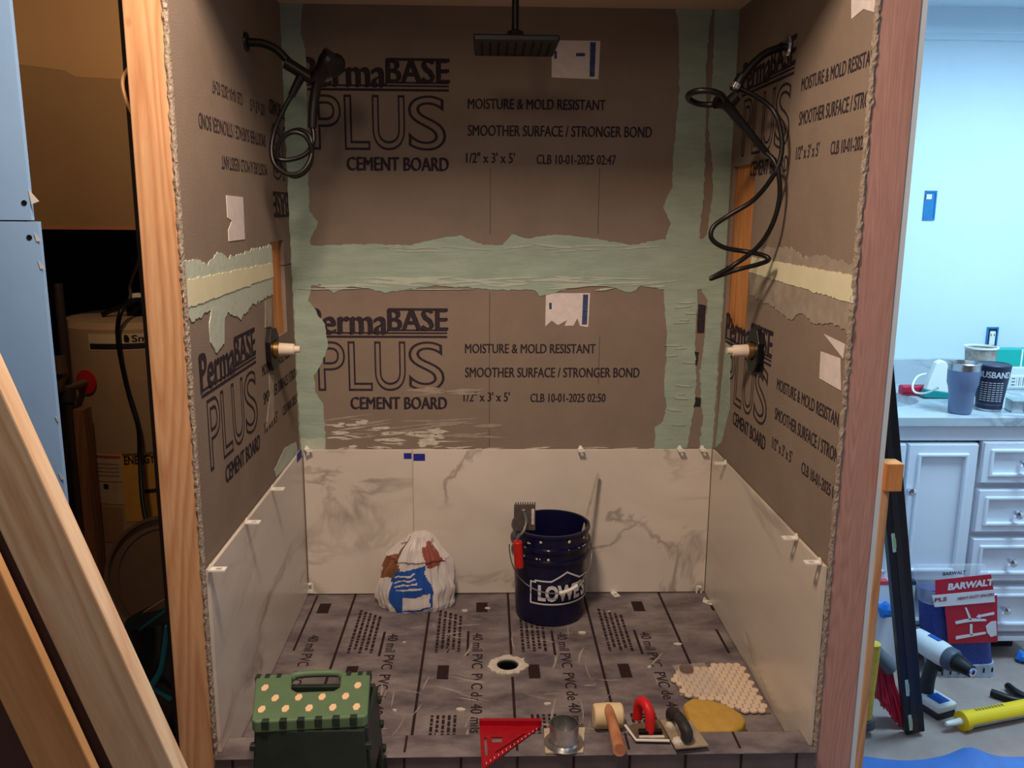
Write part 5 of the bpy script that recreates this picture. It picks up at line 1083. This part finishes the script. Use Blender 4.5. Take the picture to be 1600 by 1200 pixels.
MB().tube([fz_(1574, 1078)+V((0, 0, .014)), fz_(1584, 1087)+V((0, 0, .016)), fz_(1600, 1095)+V((0, 0, .014)), fz_(1615, 1101)+V((0, 0, .012))], lambda t_: .012, 10, 4).build('handle', m_blackpl, pl, smooth=.7)
MB().obox(fz_(1632, 1105)+V((0, 0, .011)), V((.035, -.012, 0)), V((.005, .014, 0)), V((0, 0, .008))).build('jaws', m_steel, pl, bevel=.004)
# ---- blue tarp edge, box against the vanity, blue tape wads
n = 60; mb = MB()
for i in range(n+1):
    x = .86+1.3*i/n
    hb_ = .028*math.exp(-((x-1.29)/.045)**2)+.004*noise.noise(V((x*9, 0, 0)))+.005
    yb2 = -.815-.02*x+.03*noise.noise(V((x*5, 3, 0)))+.02*math.exp(-((x-1.29)/.07)**2)
    mb.v += [V((x, yb2, FL+hb_*.6+.002)), V((x, yb2-.03, FL+hb_+.003)), V((x, yb2-.10, FL+hb_*.4+.003)), V((x, yb2-.35, FL+.004))]
for i in range(n):
    for k in range(3): mb.f.append([i*4+k, i*4+k+1, (i+1)*4+k+1, (i+1)*4+k]); mb.mi.append(0)
tag(mb.build('drop_sheet', mat('blue_plastic_sheet', (72, 118, 190), .35, var=.1, vs=12), smooth=1), 'wrinkled blue plastic sheet edge on the floor paper', 'drop sheet')
yk = VY-.035; fx = thing('flat_carton', 'flat white carton with red and navy edge leaning on the vanity', 'carton', (on(1400, 1000, 'y', yk).x, yk, FL))
q0 = on(1364, 975, 'y', yk); q1 = on(1432, 908, 'y', yk); q2 = on(1384, 914, 'y', yk); q3 = on(1412, 914, 'y', yk)
MB().box((q0.x-.02, yk, FL), (q1.x, yk+.022, q1.z-.004)).build('carton_body', m_cab, fx, bevel=.002)
MB().box((q0.x-.02, yk-.001, q2.z), (q2.x+.01, yk+.021, q1.z)).build('red_edge', mat('coral_red_tape', (206, 70, 86), .5), fx)
MB().box((q3.x, yk-.001, q2.z), (q1.x, yk+.021, q1.z)).build('navy_edge', mat('navy_tape', (44, 58, 84), .5), fx)
def wad(px, py, r, label, seed, yy=None):
    c = on(px, py, 'y', yy) if yy is not None else fz_(px, py)+V((0, 0, r*.8)); mb = MB().lathe([(0, -1), (.7, -.7), (1, -.2), (.95, .4), (.5, .85), (0, 1)], (0, 0, 0), 14)
    mb.v = [c+v*r*(1+.45*noise.noise(v*1.8+V((seed, 0, 0)))) for v in mb.v]; tag(mb.build('tape_wad', mat('sky_blue_tape', (36, 116, 206), .5), smooth=.5), label, 'tape')
wad(1384, 953, .026, 'crumpled bright blue tape behind the black level', 1, yk-.02)
wad(1597, 1034, .022, 'crumpled blue plastic scrap on the floor by the vanity toe kick', 5)
